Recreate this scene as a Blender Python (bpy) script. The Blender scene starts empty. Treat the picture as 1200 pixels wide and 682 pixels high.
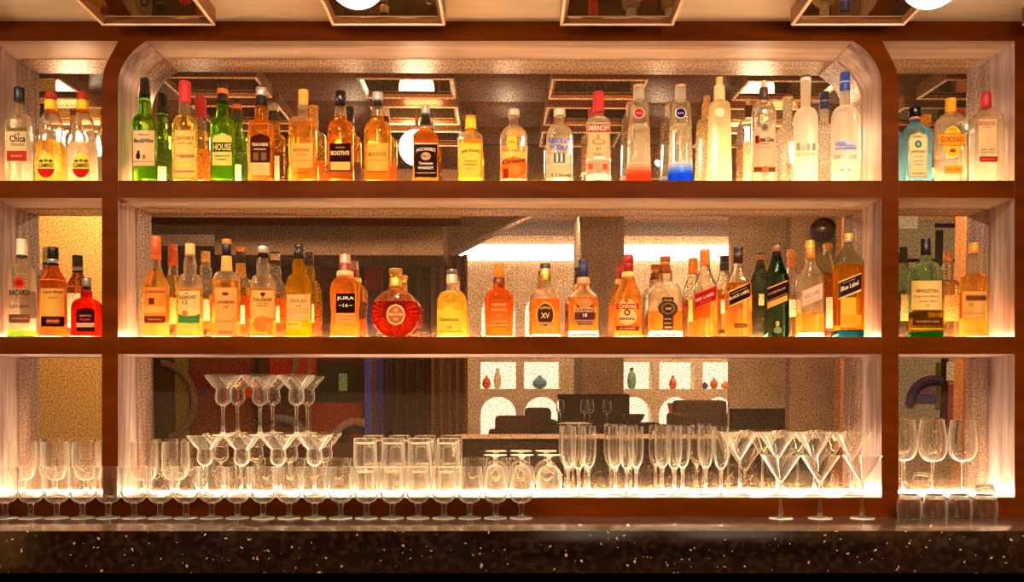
import bpy, bmesh, math, random
from mathutils import Vector, Matrix
random.seed(7)
PI = math.pi
scene = bpy.context.scene
COL = scene.collection

# ---------------------------------------------------------------- layout constants
F = 1067.0          # focal length in photo pixels
D = 3.2             # camera distance to the shelf fronts (y = 0)
S0 = D / F          # metres per pixel on the shelf fronts
HY = 485.0          # eye level in the photo
VX = 600.0
CAMZ = 1.31         # eye height above the floor
DEP = 0.168         # clear shelf depth in front of the mirrors
YB = 0.072          # bottles stand in this row
SB = (D + YB) / F

def X0(px): return (px - VX) * S0
def Z0(py): return CAMZ + (HY - py) * S0

# ---------------------------------------------------------------- materials
def lin(c):
    out = []
    for v in c[:3]:
        v = v / 255.0
        out.append(v / 12.92 if v <= 0.04045 else ((v + 0.055) / 1.055) ** 2.4)
    return (out[0], out[1], out[2], 1.0)

MATS = {}
def newmat(name):
    m = bpy.data.materials.new(name); m.use_nodes = True
    nt = m.node_tree; nt.nodes.clear()
    out = nt.nodes.new('ShaderNodeOutputMaterial')
    return m, nt, out

def plain(col, rough=0.5, metal=0.0, coat=0.0, name=None):
    key = ('p', tuple(col), rough, metal, coat)
    if key in MATS: return MATS[key]
    m, nt, out = newmat(name or 'paint')
    b = nt.nodes.new('ShaderNodeBsdfPrincipled')
    b.inputs['Base Color'].default_value = lin(col)
    b.inputs['Roughness'].default_value = rough
    b.inputs['Metallic'].default_value = metal
    b.inputs['Coat Weight'].default_value = coat
    b.inputs['Specular IOR Level'].default_value = 0.5 if rough < .45 else 0.0
    nt.links.new(b.outputs[0], out.inputs[0])
    MATS[key] = m
    return m

def emit(col, strength, name='light'):
    m, nt, out = newmat(name)
    e = nt.nodes.new('ShaderNodeEmission')
    e.inputs[0].default_value = lin(col); e.inputs[1].default_value = strength
    nt.links.new(e.outputs[0], out.inputs[0])
    return m

def glass(col, rough=0.0, glow=0.0, ior=1.45, gcol=None):
    """tinted glass; glow = translucent share mixed in so glass and liquid look lit; frosting too"""
    key = ('g', tuple(col), rough, glow, ior, gcol)
    if key in MATS: return MATS[key]
    m, nt, out = newmat('glass')
    g = nt.nodes.new('ShaderNodeBsdfGlass')
    g.inputs['Color'].default_value = lin(col)
    g.inputs['Roughness'].default_value = rough
    g.inputs['IOR'].default_value = ior
    if glow > 0:
        t = nt.nodes.new('ShaderNodeBsdfTranslucent')
        t.inputs[0].default_value = lin(gcol or col)
        mx = nt.nodes.new('ShaderNodeMixShader'); mx.inputs[0].default_value = glow
        nt.links.new(g.outputs[0], mx.inputs[1]); nt.links.new(t.outputs[0], mx.inputs[2])
        nt.links.new(mx.outputs[0], out.inputs[0])
    else:
        nt.links.new(g.outputs[0], out.inputs[0])
    MATS[key] = m
    return m

def noisy(name, stops, scale, rough=0.5, metal=0.0, stretch=(1, 1, 1), detail=4.0, coat=0.0, dist=0.0, kind='noise', bump=0.0, spec=0.5):
    m, nt, out = newmat(name)
    b = nt.nodes.new('ShaderNodeBsdfPrincipled')
    tc = nt.nodes.new('ShaderNodeTexCoord')
    mp = nt.nodes.new('ShaderNodeMapping'); mp.inputs['Scale'].default_value = stretch
    nt.links.new(tc.outputs['Object'], mp.inputs[0])
    if kind == 'noise':
        n = nt.nodes.new('ShaderNodeTexNoise'); n.inputs['Detail'].default_value = detail
        n.inputs['Distortion'].default_value = dist
        fac = n.outputs[0]
    else:
        n = nt.nodes.new('ShaderNodeTexVoronoi'); fac = n.outputs['Distance']
    n.inputs['Scale'].default_value = scale
    nt.links.new(mp.outputs[0], n.inputs['Vector'])
    r = nt.nodes.new('ShaderNodeValToRGB')
    cr = r.color_ramp
    cr.elements[0].position = stops[0][0]; cr.elements[0].color = lin(stops[0][1])
    cr.elements[1].position = stops[-1][0]; cr.elements[1].color = lin(stops[-1][1])
    for p, c in stops[1:-1]:
        e = cr.elements.new(p); e.color = lin(c)
    nt.links.new(fac, r.inputs[0]); nt.links.new(r.outputs[0], b.inputs['Base Color'])
    b.inputs['Roughness'].default_value = rough
    b.inputs['Metallic'].default_value = metal
    b.inputs['Coat Weight'].default_value = coat
    b.inputs['Specular IOR Level'].default_value = spec
    if bump:
        bp = nt.nodes.new('ShaderNodeBump'); bp.inputs['Strength'].default_value = bump
        bp.inputs['Distance'].default_value = 0.002
        nt.links.new(fac, bp.inputs['Height']); nt.links.new(bp.outputs[0], b.inputs['Normal'])
    nt.links.new(b.outputs[0], out.inputs[0])
    return m

M_FRONT = noisy('shaded_front_laminate', [(0.35, (80, 31, 0)), (0.65, (97, 40, 2))], 3.0, rough=0.4, stretch=(1, 1, 6), spec=0.03)  # same laminate as the jambs; unlit darkness painted into the front colour
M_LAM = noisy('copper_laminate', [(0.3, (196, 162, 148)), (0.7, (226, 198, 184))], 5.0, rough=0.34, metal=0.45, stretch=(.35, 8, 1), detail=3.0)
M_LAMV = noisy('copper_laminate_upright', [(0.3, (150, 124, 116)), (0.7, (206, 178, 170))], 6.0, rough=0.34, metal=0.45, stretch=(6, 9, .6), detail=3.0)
M_BACK = plain((30, 14, 8), 0.8, name='backboard')
M_COUNTER = None
M_LED = emit((255, 212, 150), 72.0, 'led_diffuser')
M_LEDB = emit((255, 226, 186), 150.0, 'led_diffuser_bottom')
M_ALU = plain((190, 180, 170), 0.35, 1.0, name='aluminium')
def barware():
    # clear glass with a white translucent rim by view angle, painting bright edges in
    m, nt, out = newmat('barware_glass')
    g = nt.nodes.new('ShaderNodeBsdfGlass'); g.inputs['Color'].default_value = lin((254, 253, 251)); g.inputs['IOR'].default_value = 1.45
    t = nt.nodes.new('ShaderNodeBsdfTranslucent'); t.inputs[0].default_value = lin((255, 250, 240))
    lw = nt.nodes.new('ShaderNodeLayerWeight'); lw.inputs[0].default_value = .5
    pw = nt.nodes.new('ShaderNodeMath'); pw.operation = 'POWER'; pw.inputs[1].default_value = 2.4
    mu = nt.nodes.new('ShaderNodeMath'); mu.operation = 'MULTIPLY_ADD'; mu.inputs[1].default_value = .85; mu.inputs[2].default_value = .010
    nt.links.new(lw.outputs['Facing'], pw.inputs[0]); nt.links.new(pw.outputs[0], mu.inputs[0])
    mx = nt.nodes.new('ShaderNodeMixShader'); nt.links.new(mu.outputs[0], mx.inputs[0])
    nt.links.new(g.outputs[0], mx.inputs[1]); nt.links.new(t.outputs[0], mx.inputs[2]); nt.links.new(mx.outputs[0], out.inputs[0])
    return m
M_GLS = barware()

def mirror_mat():
    m, nt, out = newmat('antique_mirror')
    tc = nt.nodes.new('ShaderNodeTexCoord')
    n = nt.nodes.new('ShaderNodeTexNoise'); n.inputs['Scale'].default_value = 165.0
    n.inputs['Detail'].default_value = 2.5; n.inputs['Roughness'].default_value = 0.65
    nt.links.new(tc.outputs['Object'], n.inputs['Vector'])
    r = nt.nodes.new('ShaderNodeValToRGB'); cr = r.color_ramp
    cr.elements[0].position = 0.34; cr.elements[0].color = (0.27, 0.19, 0.12, 1)
    cr.elements[1].position = 0.62; cr.elements[1].color = (0.97, 0.87, 0.72, 1)
    nt.links.new(n.outputs[0], r.inputs[0])
    g = nt.nodes.new('ShaderNodeBsdfGlossy'); g.inputs['Roughness'].default_value = 0.0
    nt.links.new(r.outputs[0], g.inputs['Color'])
    d = nt.nodes.new('ShaderNodeBsdfDiffuse')
    n2 = nt.nodes.new('ShaderNodeTexNoise'); n2.inputs['Scale'].default_value = 150.0
    n2.inputs['Detail'].default_value = 2.0
    nt.links.new(tc.outputs['Object'], n2.inputs['Vector'])
    r2 = nt.nodes.new('ShaderNodeValToRGB')
    r2.color_ramp.elements[0].position = 0.4; r2.color_ramp.elements[0].color = lin((96, 56, 34))
    r2.color_ramp.elements[1].position = 0.62; r2.color_ramp.elements[1].color = lin((236, 200, 160))
    nt.links.new(n2.outputs[0], r2.inputs[0]); nt.links.new(r2.outputs[0], d.inputs[0])
    mx = nt.nodes.new('ShaderNodeMixShader'); mx.inputs[0].default_value = 0.06
    nt.links.new(g.outputs[0], mx.inputs[1]); nt.links.new(d.outputs[0], mx.inputs[2])
    nt.links.new(mx.outputs[0], out.inputs[0])
    return m
M_MIRROR = mirror_mat()

def granite():
    m, nt, out = newmat('dark_granite')
    b = nt.nodes.new('ShaderNodeBsdfPrincipled')
    tc = nt.nodes.new('ShaderNodeTexCoord')
    v = nt.nodes.new('ShaderNodeTexVoronoi'); v.inputs['Scale'].default_value = 84.0
    v.inputs['Randomness'].default_value = 1.0
    n = nt.nodes.new('ShaderNodeTexNoise'); n.inputs['Scale'].default_value = 46.0; n.inputs['Detail'].default_value = 7.0
    nt.links.new(tc.outputs['Object'], n.inputs['Vector'])
    wn = nt.nodes.new('ShaderNodeTexNoise'); wn.inputs['Scale'].default_value = 60.0
    nt.links.new(tc.outputs['Object'], wn.inputs['Vector'])
    mad = nt.nodes.new('ShaderNodeVectorMath'); mad.operation = 'MULTIPLY_ADD'
    mad.inputs[1].default_value = (.022, .022, .022); nt.links.new(wn.outputs['Color'], mad.inputs[0]); nt.links.new(tc.outputs['Object'], mad.inputs[2])
    nt.links.new(mad.outputs[0], v.inputs['Vector'])
    base = nt.nodes.new('ShaderNodeValToRGB'); cr = base.color_ramp
    cr.elements[0].position = 0.47; cr.elements[0].color = lin((17, 9, 6))
    cr.elements[1].position = 0.72; cr.elements[1].color = lin((52, 34, 20))
    nt.links.new(n.outputs[0], base.inputs[0])
    # chips: only some cells carry a pale chip
    chip = nt.nodes.new('ShaderNodeMath'); chip.operation = 'LESS_THAN'; chip.inputs[1].default_value = 0.34
    nt.links.new(v.outputs['Distance'], chip.inputs[0])
    sep = nt.nodes.new('ShaderNodeSeparateColor'); nt.links.new(v.outputs['Color'], sep.inputs[0])
    pick = nt.nodes.new('ShaderNodeMath'); pick.operation = 'GREATER_THAN'; pick.inputs[1].default_value = 0.84
    nt.links.new(sep.outputs[0], pick.inputs[0])
    mul = nt.nodes.new('ShaderNodeMath'); mul.operation = 'MULTIPLY'
    thr = nt.nodes.new('ShaderNodeMath'); thr.operation = 'MULTIPLY'; thr.inputs[1].default_value = 0.36
    nt.links.new(sep.outputs[2], thr.inputs[0]); nt.links.new(thr.outputs[0], chip.inputs[1])
    nt.links.new(chip.outputs[0], mul.inputs[0]); nt.links.new(pick.outputs[0], mul.inputs[1])
    cc = nt.nodes.new('ShaderNodeMix'); cc.data_type = 'RGBA'
    cc.inputs['A'].default_value = lin((120, 78, 44)); cc.inputs['B'].default_value = lin((214, 190, 160))
    nt.links.new(sep.outputs[1], cc.inputs['Factor'])
    mix = nt.nodes.new('ShaderNodeMix'); mix.data_type = 'RGBA'
    nt.links.new(mul.outputs[0], mix.inputs['Factor'])
    nt.links.new(base.outputs[0], mix.inputs['A']); nt.links.new(cc.outputs['Result'], mix.inputs['B'])
    nt.links.new(mix.outputs['Result'], b.inputs['Base Color'])
    b.inputs['Roughness'].default_value = 0.13
    b.inputs['Specular IOR Level'].default_value = 0.7
    nt.links.new(b.outputs[0], out.inputs[0])
    return m
M_COUNTER = granite()

# ---------------------------------------------------------------- mesh helpers
def link(name, me, parent=None):
    o = bpy.data.objects.new(name, me); COL.objects.link(o)
    if parent: o.parent = parent
    return o

def tag(o, label=None, cat=None, group=None, kind=None):
    if label: o['label'] = label
    if cat: o['category'] = cat
    if group: o['group'] = group
    if kind: o['kind'] = kind
    return o

def empty(name, loc, label=None, cat=None, group=None, rz=0.0):
    o = bpy.data.objects.new(name, None); COL.objects.link(o)
    o.empty_display_size = 0.02
    o.location = loc; o.rotation_euler = (0, 0, rz)
    return tag(o, label, cat, group)

class MB:
    def __init__(s): s.v = []; s.f = []; s.m = []; s.mats = []
    def mi(s, mat):
        if mat not in s.mats: s.mats.append(mat)
        return s.mats.index(mat)
    def add(s, vs, fs, mat):
        o = len(s.v); s.v += [tuple(p) for p in vs]; k = s.mi(mat)
        for f in fs: s.f.append([i + o for i in f]); s.m.append(k)
        return s
    def box(s, x0, x1, y0, y1, z0, z1, mat):
        vs = [(x, y, z) for x in (x0, x1) for y in (y0, y1) for z in (z0, z1)]
        fs = [(0, 1, 3, 2), (4, 6, 7, 5), (0, 4, 5, 1), (2, 3, 7, 6), (0, 2, 6, 4), (1, 5, 7, 3)]
        return s.add(vs, fs, mat)
    def lathe(s, prof, mat, seg=40, closed=False, cap0=True, cap1=True, c=(0, 0, 0)):
        """prof: (z, a[, n[, ratio]]) ; closed ring profile or capped at its ends"""
        vs = []; fs = []
        P = [(p[0], p[1], p[2] if len(p) > 2 else 2.0, p[3] if len(p) > 3 else 1.0) for p in prof]
        for z, a, n, r in P:
            for k in range(seg):
                t = 2 * PI * (k + .5) / seg
                cx, sy = math.cos(t), math.sin(t)
                e = 2.0 / n
                x = a * math.copysign(abs(cx) ** e, cx); y = a * r * math.copysign(abs(sy) ** e, sy)
                vs.append((c[0] + x, c[1] + y, c[2] + z))
        L = len(P)
        for i in range(L if closed else L - 1):
            j = (i + 1) % L
            for k in range(seg):
                k2 = (k + 1) % seg
                fs.append((i * seg + k, i * seg + k2, j * seg + k2, j * seg + k))
        if not closed:
            if cap0: fs.append(tuple(reversed(range(seg))))
            if cap1: fs.append(tuple((L - 1) * seg + k for k in range(seg)))
        return s.add(vs, fs, mat)
    def tube(s, pts, r, mat, seg=10):
        vs = []; fs = []
        for i, p in enumerate(pts):
            p = Vector(p)
            d = (Vector(pts[min(i + 1, len(pts) - 1)]) - Vector(pts[max(i - 1, 0)])).normalized()
            u = d.orthogonal().normalized() if i == 0 else (u - d * u.dot(d)).normalized()
            w = d.cross(u)
            rr = r[i] if isinstance(r, (list, tuple)) else r
            for k in range(seg):
                t = 2 * PI * k / seg
                vs.append(p + u * rr * math.cos(t) + w * rr * math.sin(t))
        for i in range(len(pts) - 1):
            for k in range(seg):
                k2 = (k + 1) % seg
                fs.append((i * seg + k, i * seg + k2, (i + 1) * seg + k2, (i + 1) * seg + k))
        fs.append(tuple(reversed(range(seg)))); fs.append(tuple((len(pts) - 1) * seg + k for k in range(seg)))
        return s.add(vs, fs, mat)
    def mesh(s, name, smooth=True, angle=35, fix=True, bevel=0):
        me = bpy.data.meshes.new(name); me.from_pydata(s.v, [], s.f)
        for m in s.mats: me.materials.append(m)
        me.polygons.foreach_set('material_index', s.m)
        if fix or bevel:
            bm = bmesh.new(); bm.from_mesh(me)
            if bevel:
                bmesh.ops.bevel(bm, geom=list(bm.edges), offset=bevel, segments=2, affect='EDGES', profile=0.6)
            if fix: bmesh.ops.recalc_face_normals(bm, faces=bm.faces)
            bm.to_mesh(me); bm.free()
        if smooth:
            me.polygons.foreach_set('use_smooth', [True] * len(me.polygons))
            me.set_sharp_from_angle(angle=math.radians(angle))
        me.update()
        return me
    def build(s, name, parent=None, **k):
        return link(name, s.mesh(name, **k), parent)

def poly_extrude(loops, depth, front_mat, side_mat, flat_mat=None):
    """loops of (x, z): first outer, the others holes; extruded along +y from y = 0 to depth"""
    cu = bpy.data.curves.new('outline', 'CURVE'); cu.dimensions = '2D'; cu.fill_mode = 'BOTH'
    cu.extrude = depth / 2
    for lp in loops:
        sp = cu.splines.new('POLY'); sp.points.add(len(lp) - 1)
        for i, (x, z) in enumerate(lp): sp.points[i].co = (x, z, 0, 1)
        sp.use_cyclic_u = True
    o = bpy.data.objects.new('outline', cu); COL.objects.link(o)
    me = bpy.data.meshes.new_from_object(o)
    bpy.data.objects.remove(o); bpy.data.curves.remove(cu)
    me.transform(Matrix(((1, 0, 0, 0), (0, 0, -1, depth / 2), (0, 1, 0, 0), (0, 0, 0, 1))))
    me.materials.clear(); me.materials.append(front_mat); me.materials.append(side_mat)
    if flat_mat: me.materials.append(flat_mat)
    bm = bmesh.new(); bm.from_mesh(me)
    bmesh.ops.remove_doubles(bm, verts=bm.verts, dist=1e-5)
    bmesh.ops.recalc_face_normals(bm, faces=bm.faces)
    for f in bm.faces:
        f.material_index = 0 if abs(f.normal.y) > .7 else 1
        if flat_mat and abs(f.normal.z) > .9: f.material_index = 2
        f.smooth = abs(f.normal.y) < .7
    bm.to_mesh(me); bm.free()
    me.set_sharp_from_angle(angle=math.radians(30))
    return me

TEXT_CACHE = {}
def text2d(s):
    """flat lettering: vertices normalised to -0.5..0.5 in x and z, and faces"""
    if s in TEXT_CACHE: return TEXT_CACHE[s]
    cu = bpy.data.curves.new('t', 'FONT'); cu.body = s; cu.resolution_u = 2; cu.align_x = 'CENTER'; cu.offset = .022
    o = bpy.data.objects.new('t', cu); COL.objects.link(o)
    me = bpy.data.meshes.new_from_object(o)
    bpy.data.objects.remove(o); bpy.data.curves.remove(cu)
    vs = [(v.co.x, v.co.y) for v in me.vertices]; fs = [tuple(p.vertices) for p in me.polygons]
    bpy.data.meshes.remove(me)
    x0 = min(v[0] for v in vs); x1 = max(v[0] for v in vs); y0 = min(v[1] for v in vs); y1 = max(v[1] for v in vs)
    vs = [((v[0] - x0) / (x1 - x0) - .5, (v[1] - y0) / (y1 - y0) - .5) for v in vs]
    TEXT_CACHE[s] = (vs, fs)
    return vs, fs

# ---------------------------------------------------------------- the back bar
OX0, OX1 = -9.5, 1189.0
arcC = [(172, 48), (165, 52.5), (158, 58), (151.5, 65), (146, 73), (142, 81), (139.5, 89), (138.2, 98)]
arcL = [(138.6, 48), (134, 57), (129, 66), (125, 74), (122, 82), (120.3, 90), (119.4, 98)]
holeC = arcC + [(138.2, 583), (1033, 583)] + [(1171.2 - x, y) for x, y in reversed(arcC)]
holeL = [(OX0, 48), (OX0, 583), (119.4, 583)] + list(reversed(arcL))
holeR = [(OX1, 48), (OX1, 583), (1053, 583)] + [(1172.4 - x, y) for x, y in reversed(arcL)]
W = lambda lp: [(X0(x), Z0(y)) for x, y in lp]
outer = W([(-70, 25), (1250, 25), (1250, 605), (-70, 605)])
bar = empty('back_bar_shelving', (0, 0, Z0(605)), 'dark fronted laminate back bar shelving with mirrored backs, standing on the granite counter', 'shelving')
def barpart(name, me):
    o = link(name, me, bar); o.location = (0, 0, -Z0(605)); return o
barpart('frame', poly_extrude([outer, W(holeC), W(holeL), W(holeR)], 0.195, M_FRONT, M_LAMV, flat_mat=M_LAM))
mb = MB(); mb.box(X0(-70), X0(1250), 0.196, 0.215, Z0(605), Z0(25), M_BACK); barpart('back_panel', mb.mesh('back_panel'))
SH = [211.5, 394.5]; TH = 20.5
for (a, b) in ((OX0, 119.4), (138.2, 1033), (1053, OX1)):
    for y in SH:
        mb = MB(); x0, x1 = X0(a) + .0005, X0(b) - .0005; z1, z0 = Z0(y), Z0(y + TH)
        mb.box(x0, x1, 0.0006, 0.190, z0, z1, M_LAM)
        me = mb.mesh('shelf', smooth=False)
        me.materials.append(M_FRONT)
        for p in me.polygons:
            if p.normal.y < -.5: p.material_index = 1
        barpart('shelf', me)
# seam where the rounded corner meets the soffit shows a thin shadow gap, drawn as dark corner_shadow strips
for sx in (1, -1):
    def cx(v): return v if sx == 1 else 1171.2 - v
    mb = MB(); mb.tube([(X0(cx(172)), 0.002, Z0(48)), (X0(cx(172)), DEP, Z0(48))], 0.0012, M_FRONT, 6)
    barpart('corner_shadow', mb.mesh('corner_shadow'))
# mirrors, one pane per compartment, leaning very slightly forward
TILT, YAW = math.radians(1.15), math.radians(0.5)
def clipz(lp, ya, yb):
    out = []
    L = len(lp)
    for i in range(L):
        p, q = lp[i], lp[(i + 1) % L]
        def ins(t): return ya <= t[1] <= yb
        if ins(p): out.append(p)
        for yc in (ya, yb):
            if (p[1] - yc) * (q[1] - yc) < 0:
                t = (yc - p[1]) / (q[1] - p[1]); out.append((p[0] + (q[0] - p[0]) * t, yc))
    return out
panes = []
for hole in (holeL, holeC, holeR):
    for (ya, yb) in ((48, 211.4), (232.1, 394.4), (415.1, 583)):
        lp = W(clipz(hole, ya, yb))
        xs = [p[0] for p in lp]; zs = [p[1] for p in lp]
        cxx, czz = (min(xs) + max(xs)) / 2, (min(zs) + max(zs)) / 2
        wx = (max(xs) - min(xs)) / 2; wz = (max(zs) - min(zs)) / 2
        kx, kz = 1 - .0018 / wx, 1 - .0018 / wz
        loc = [((x - cxx) * kx, (z - czz) * kz) for x, z in lp]
        # order around the centre is kept by the clip; sort crossings by angle
        loc.sort(key=lambda p: math.atan2(p[1] / wz, p[0] / wx))
        n = len(loc)
        vs = [(x, 0, z) for x, z in loc] + [(x, .004, z) for x, z in loc]
        fs = [tuple(range(n)), tuple(reversed(range(n, 2 * n)))] + [(i, (i + 1) % n, n + (i + 1) % n, n + i) for i in range(n)]
        mb = MB(); mb.add(vs, fs, M_MIRROR)
        o = link('mirror_pane', mb.mesh('mirror_pane', smooth=False), bar)
        o.location = (cxx, DEP, czz - Z0(605)); o.rotation_euler = (TILT, 0, YAW)
        o['label'] = 'speckled antique mirror pane'
        panes.append(o)
# light strips along the back of every shelf
for (a, b, cut) in ((OX0, 119.4, 0), (138.2, 1033, 0), (1053, OX1, 0)):
    for yi, y in enumerate((211.5, 394.5, 583)):
        x0, x1 = X0(a) + .012, X0(b) - .012; z = Z0(y) + .0004
        h = .008 if yi < 2 else .006
        yb_ = .158 if yi < 2 else .160
        wd = .012 if yi < 2 else .014
        s = MB().box(x0, x1, yb_ - wd, yb_, z, z + .003, M_ALU); h0 = barpart('light_channel', s.mesh('light_channel'))
        s = MB().box(x0 + .002, x1 - .002, yb_ - wd + .002, yb_ - .002, z + .003, z + .003 + h, M_LEDB if yi == 2 else M_LED)
        d = link('light_strip', s.mesh('light_strip', bevel=.0015), bar); d.location = (0, 0, -Z0(605))
        d['label'] = 'glowing warm white light strip'

# ---------------------------------------------------------------- counter
ZC = CAMZ - 0.36
YF = -(D - 0.36 * F / (622 - HY))
ctr = empty('granite_counter', (0, 0, ZC - .131), 'polished dark brown granite counter slab under the bottle shelving', 'counter')
M_TOP = noisy('bright_stone_top', [(0.3, (50, 36, 28)), (0.5, (74, 56, 44)), (0.72, (104, 82, 66))], 7.0, rough=.16, stretch=(1, 3, 1), detail=6, dist=1.2, spec=.7)  # same stone; bright grazing reflection put into a lighter top colour
for xa, xb in ((-2.6, X0(302)), (X0(302) + .0012, 2.6)):
    me = MB().box(xa, xb, YF, 0.22, 0, .131, M_COUNTER).mesh('slab', bevel=.0022)
    me.materials.append(M_TOP)
    for f_ in me.polygons:
        if f_.normal.z > .3: f_.material_index = 1
    link('slab', me, ctr)
mb = MB().box(-2.6, 2.6, YF + .03, 0.2, -(ZC - .131), -.0005, plain((14, 8, 6), .6, name='plinth')); mb.build('base_cabinet', ctr)
# ---------------------------------------------------------------- bottles
def outline(s, ybase):
    """silhouette in photo pixels, base first: (y, half width, squareness 0..1)"""
    if 'out' in s: return s['out']
    w, nw = s['w'], s['nw']; ysh, ynk, yc = s['ysh'], s['ynk'], s['yc']
    wb = s.get('wb', w)
    o = [(ybase, wb * .9, 1), (ybase - .7, wb * .97, 1), (ybase - 2, wb, 1)]
    if 'waist' in s:
        yw, ww = s['waist']; o += [(yw + 12, (wb + ww) / 2 + .6, 1), (yw, ww, 1), (yw - 12, (w + ww) / 2 + .4, 1)]
    n = 9; st = s.get('st', 'round')
    for i in range(n + 1):
        t = i / n
        if st == 'round':
            a = t * PI / 2; x = nw + (w - nw) * math.cos(a) ** .9; y = ysh + (ynk - ysh) * (math.sin(a) * .86 + .14 * t)
        elif st == 'slope':
            k = t * t * (3 - 2 * t); x = w + (nw - w) * (k * .75 + t * .25); y = ysh + (ynk - ysh) * t
        else:
            k = min(1, t * 1.25); x = w + (nw - w) * k ** 1.15; y = ysh + (ynk - ysh) * t
        o.append((y, x, 1 - t if st != 'cone' else 1 - t * t))
    bl = s.get('bulge', 0)
    for i in range(1, 8):
        t = i / 7
        o.append((ynk + (yc - ynk) * t, nw + bl * math.sin(PI * t) ** 1.5 + (s.get('nt', nw) - nw) * t, 0))
    return o

def interp(P, z):
    if z <= P[0][0]: return P[0]
    for a, b in zip(P, P[1:]):
        if a[0] <= z <= b[0]:
            t = (z - a[0]) / max(b[0] - a[0], 1e-9)
            return tuple(a[k] + (b[k] - a[k]) * t for k in range(4))
    return P[-1]

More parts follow.
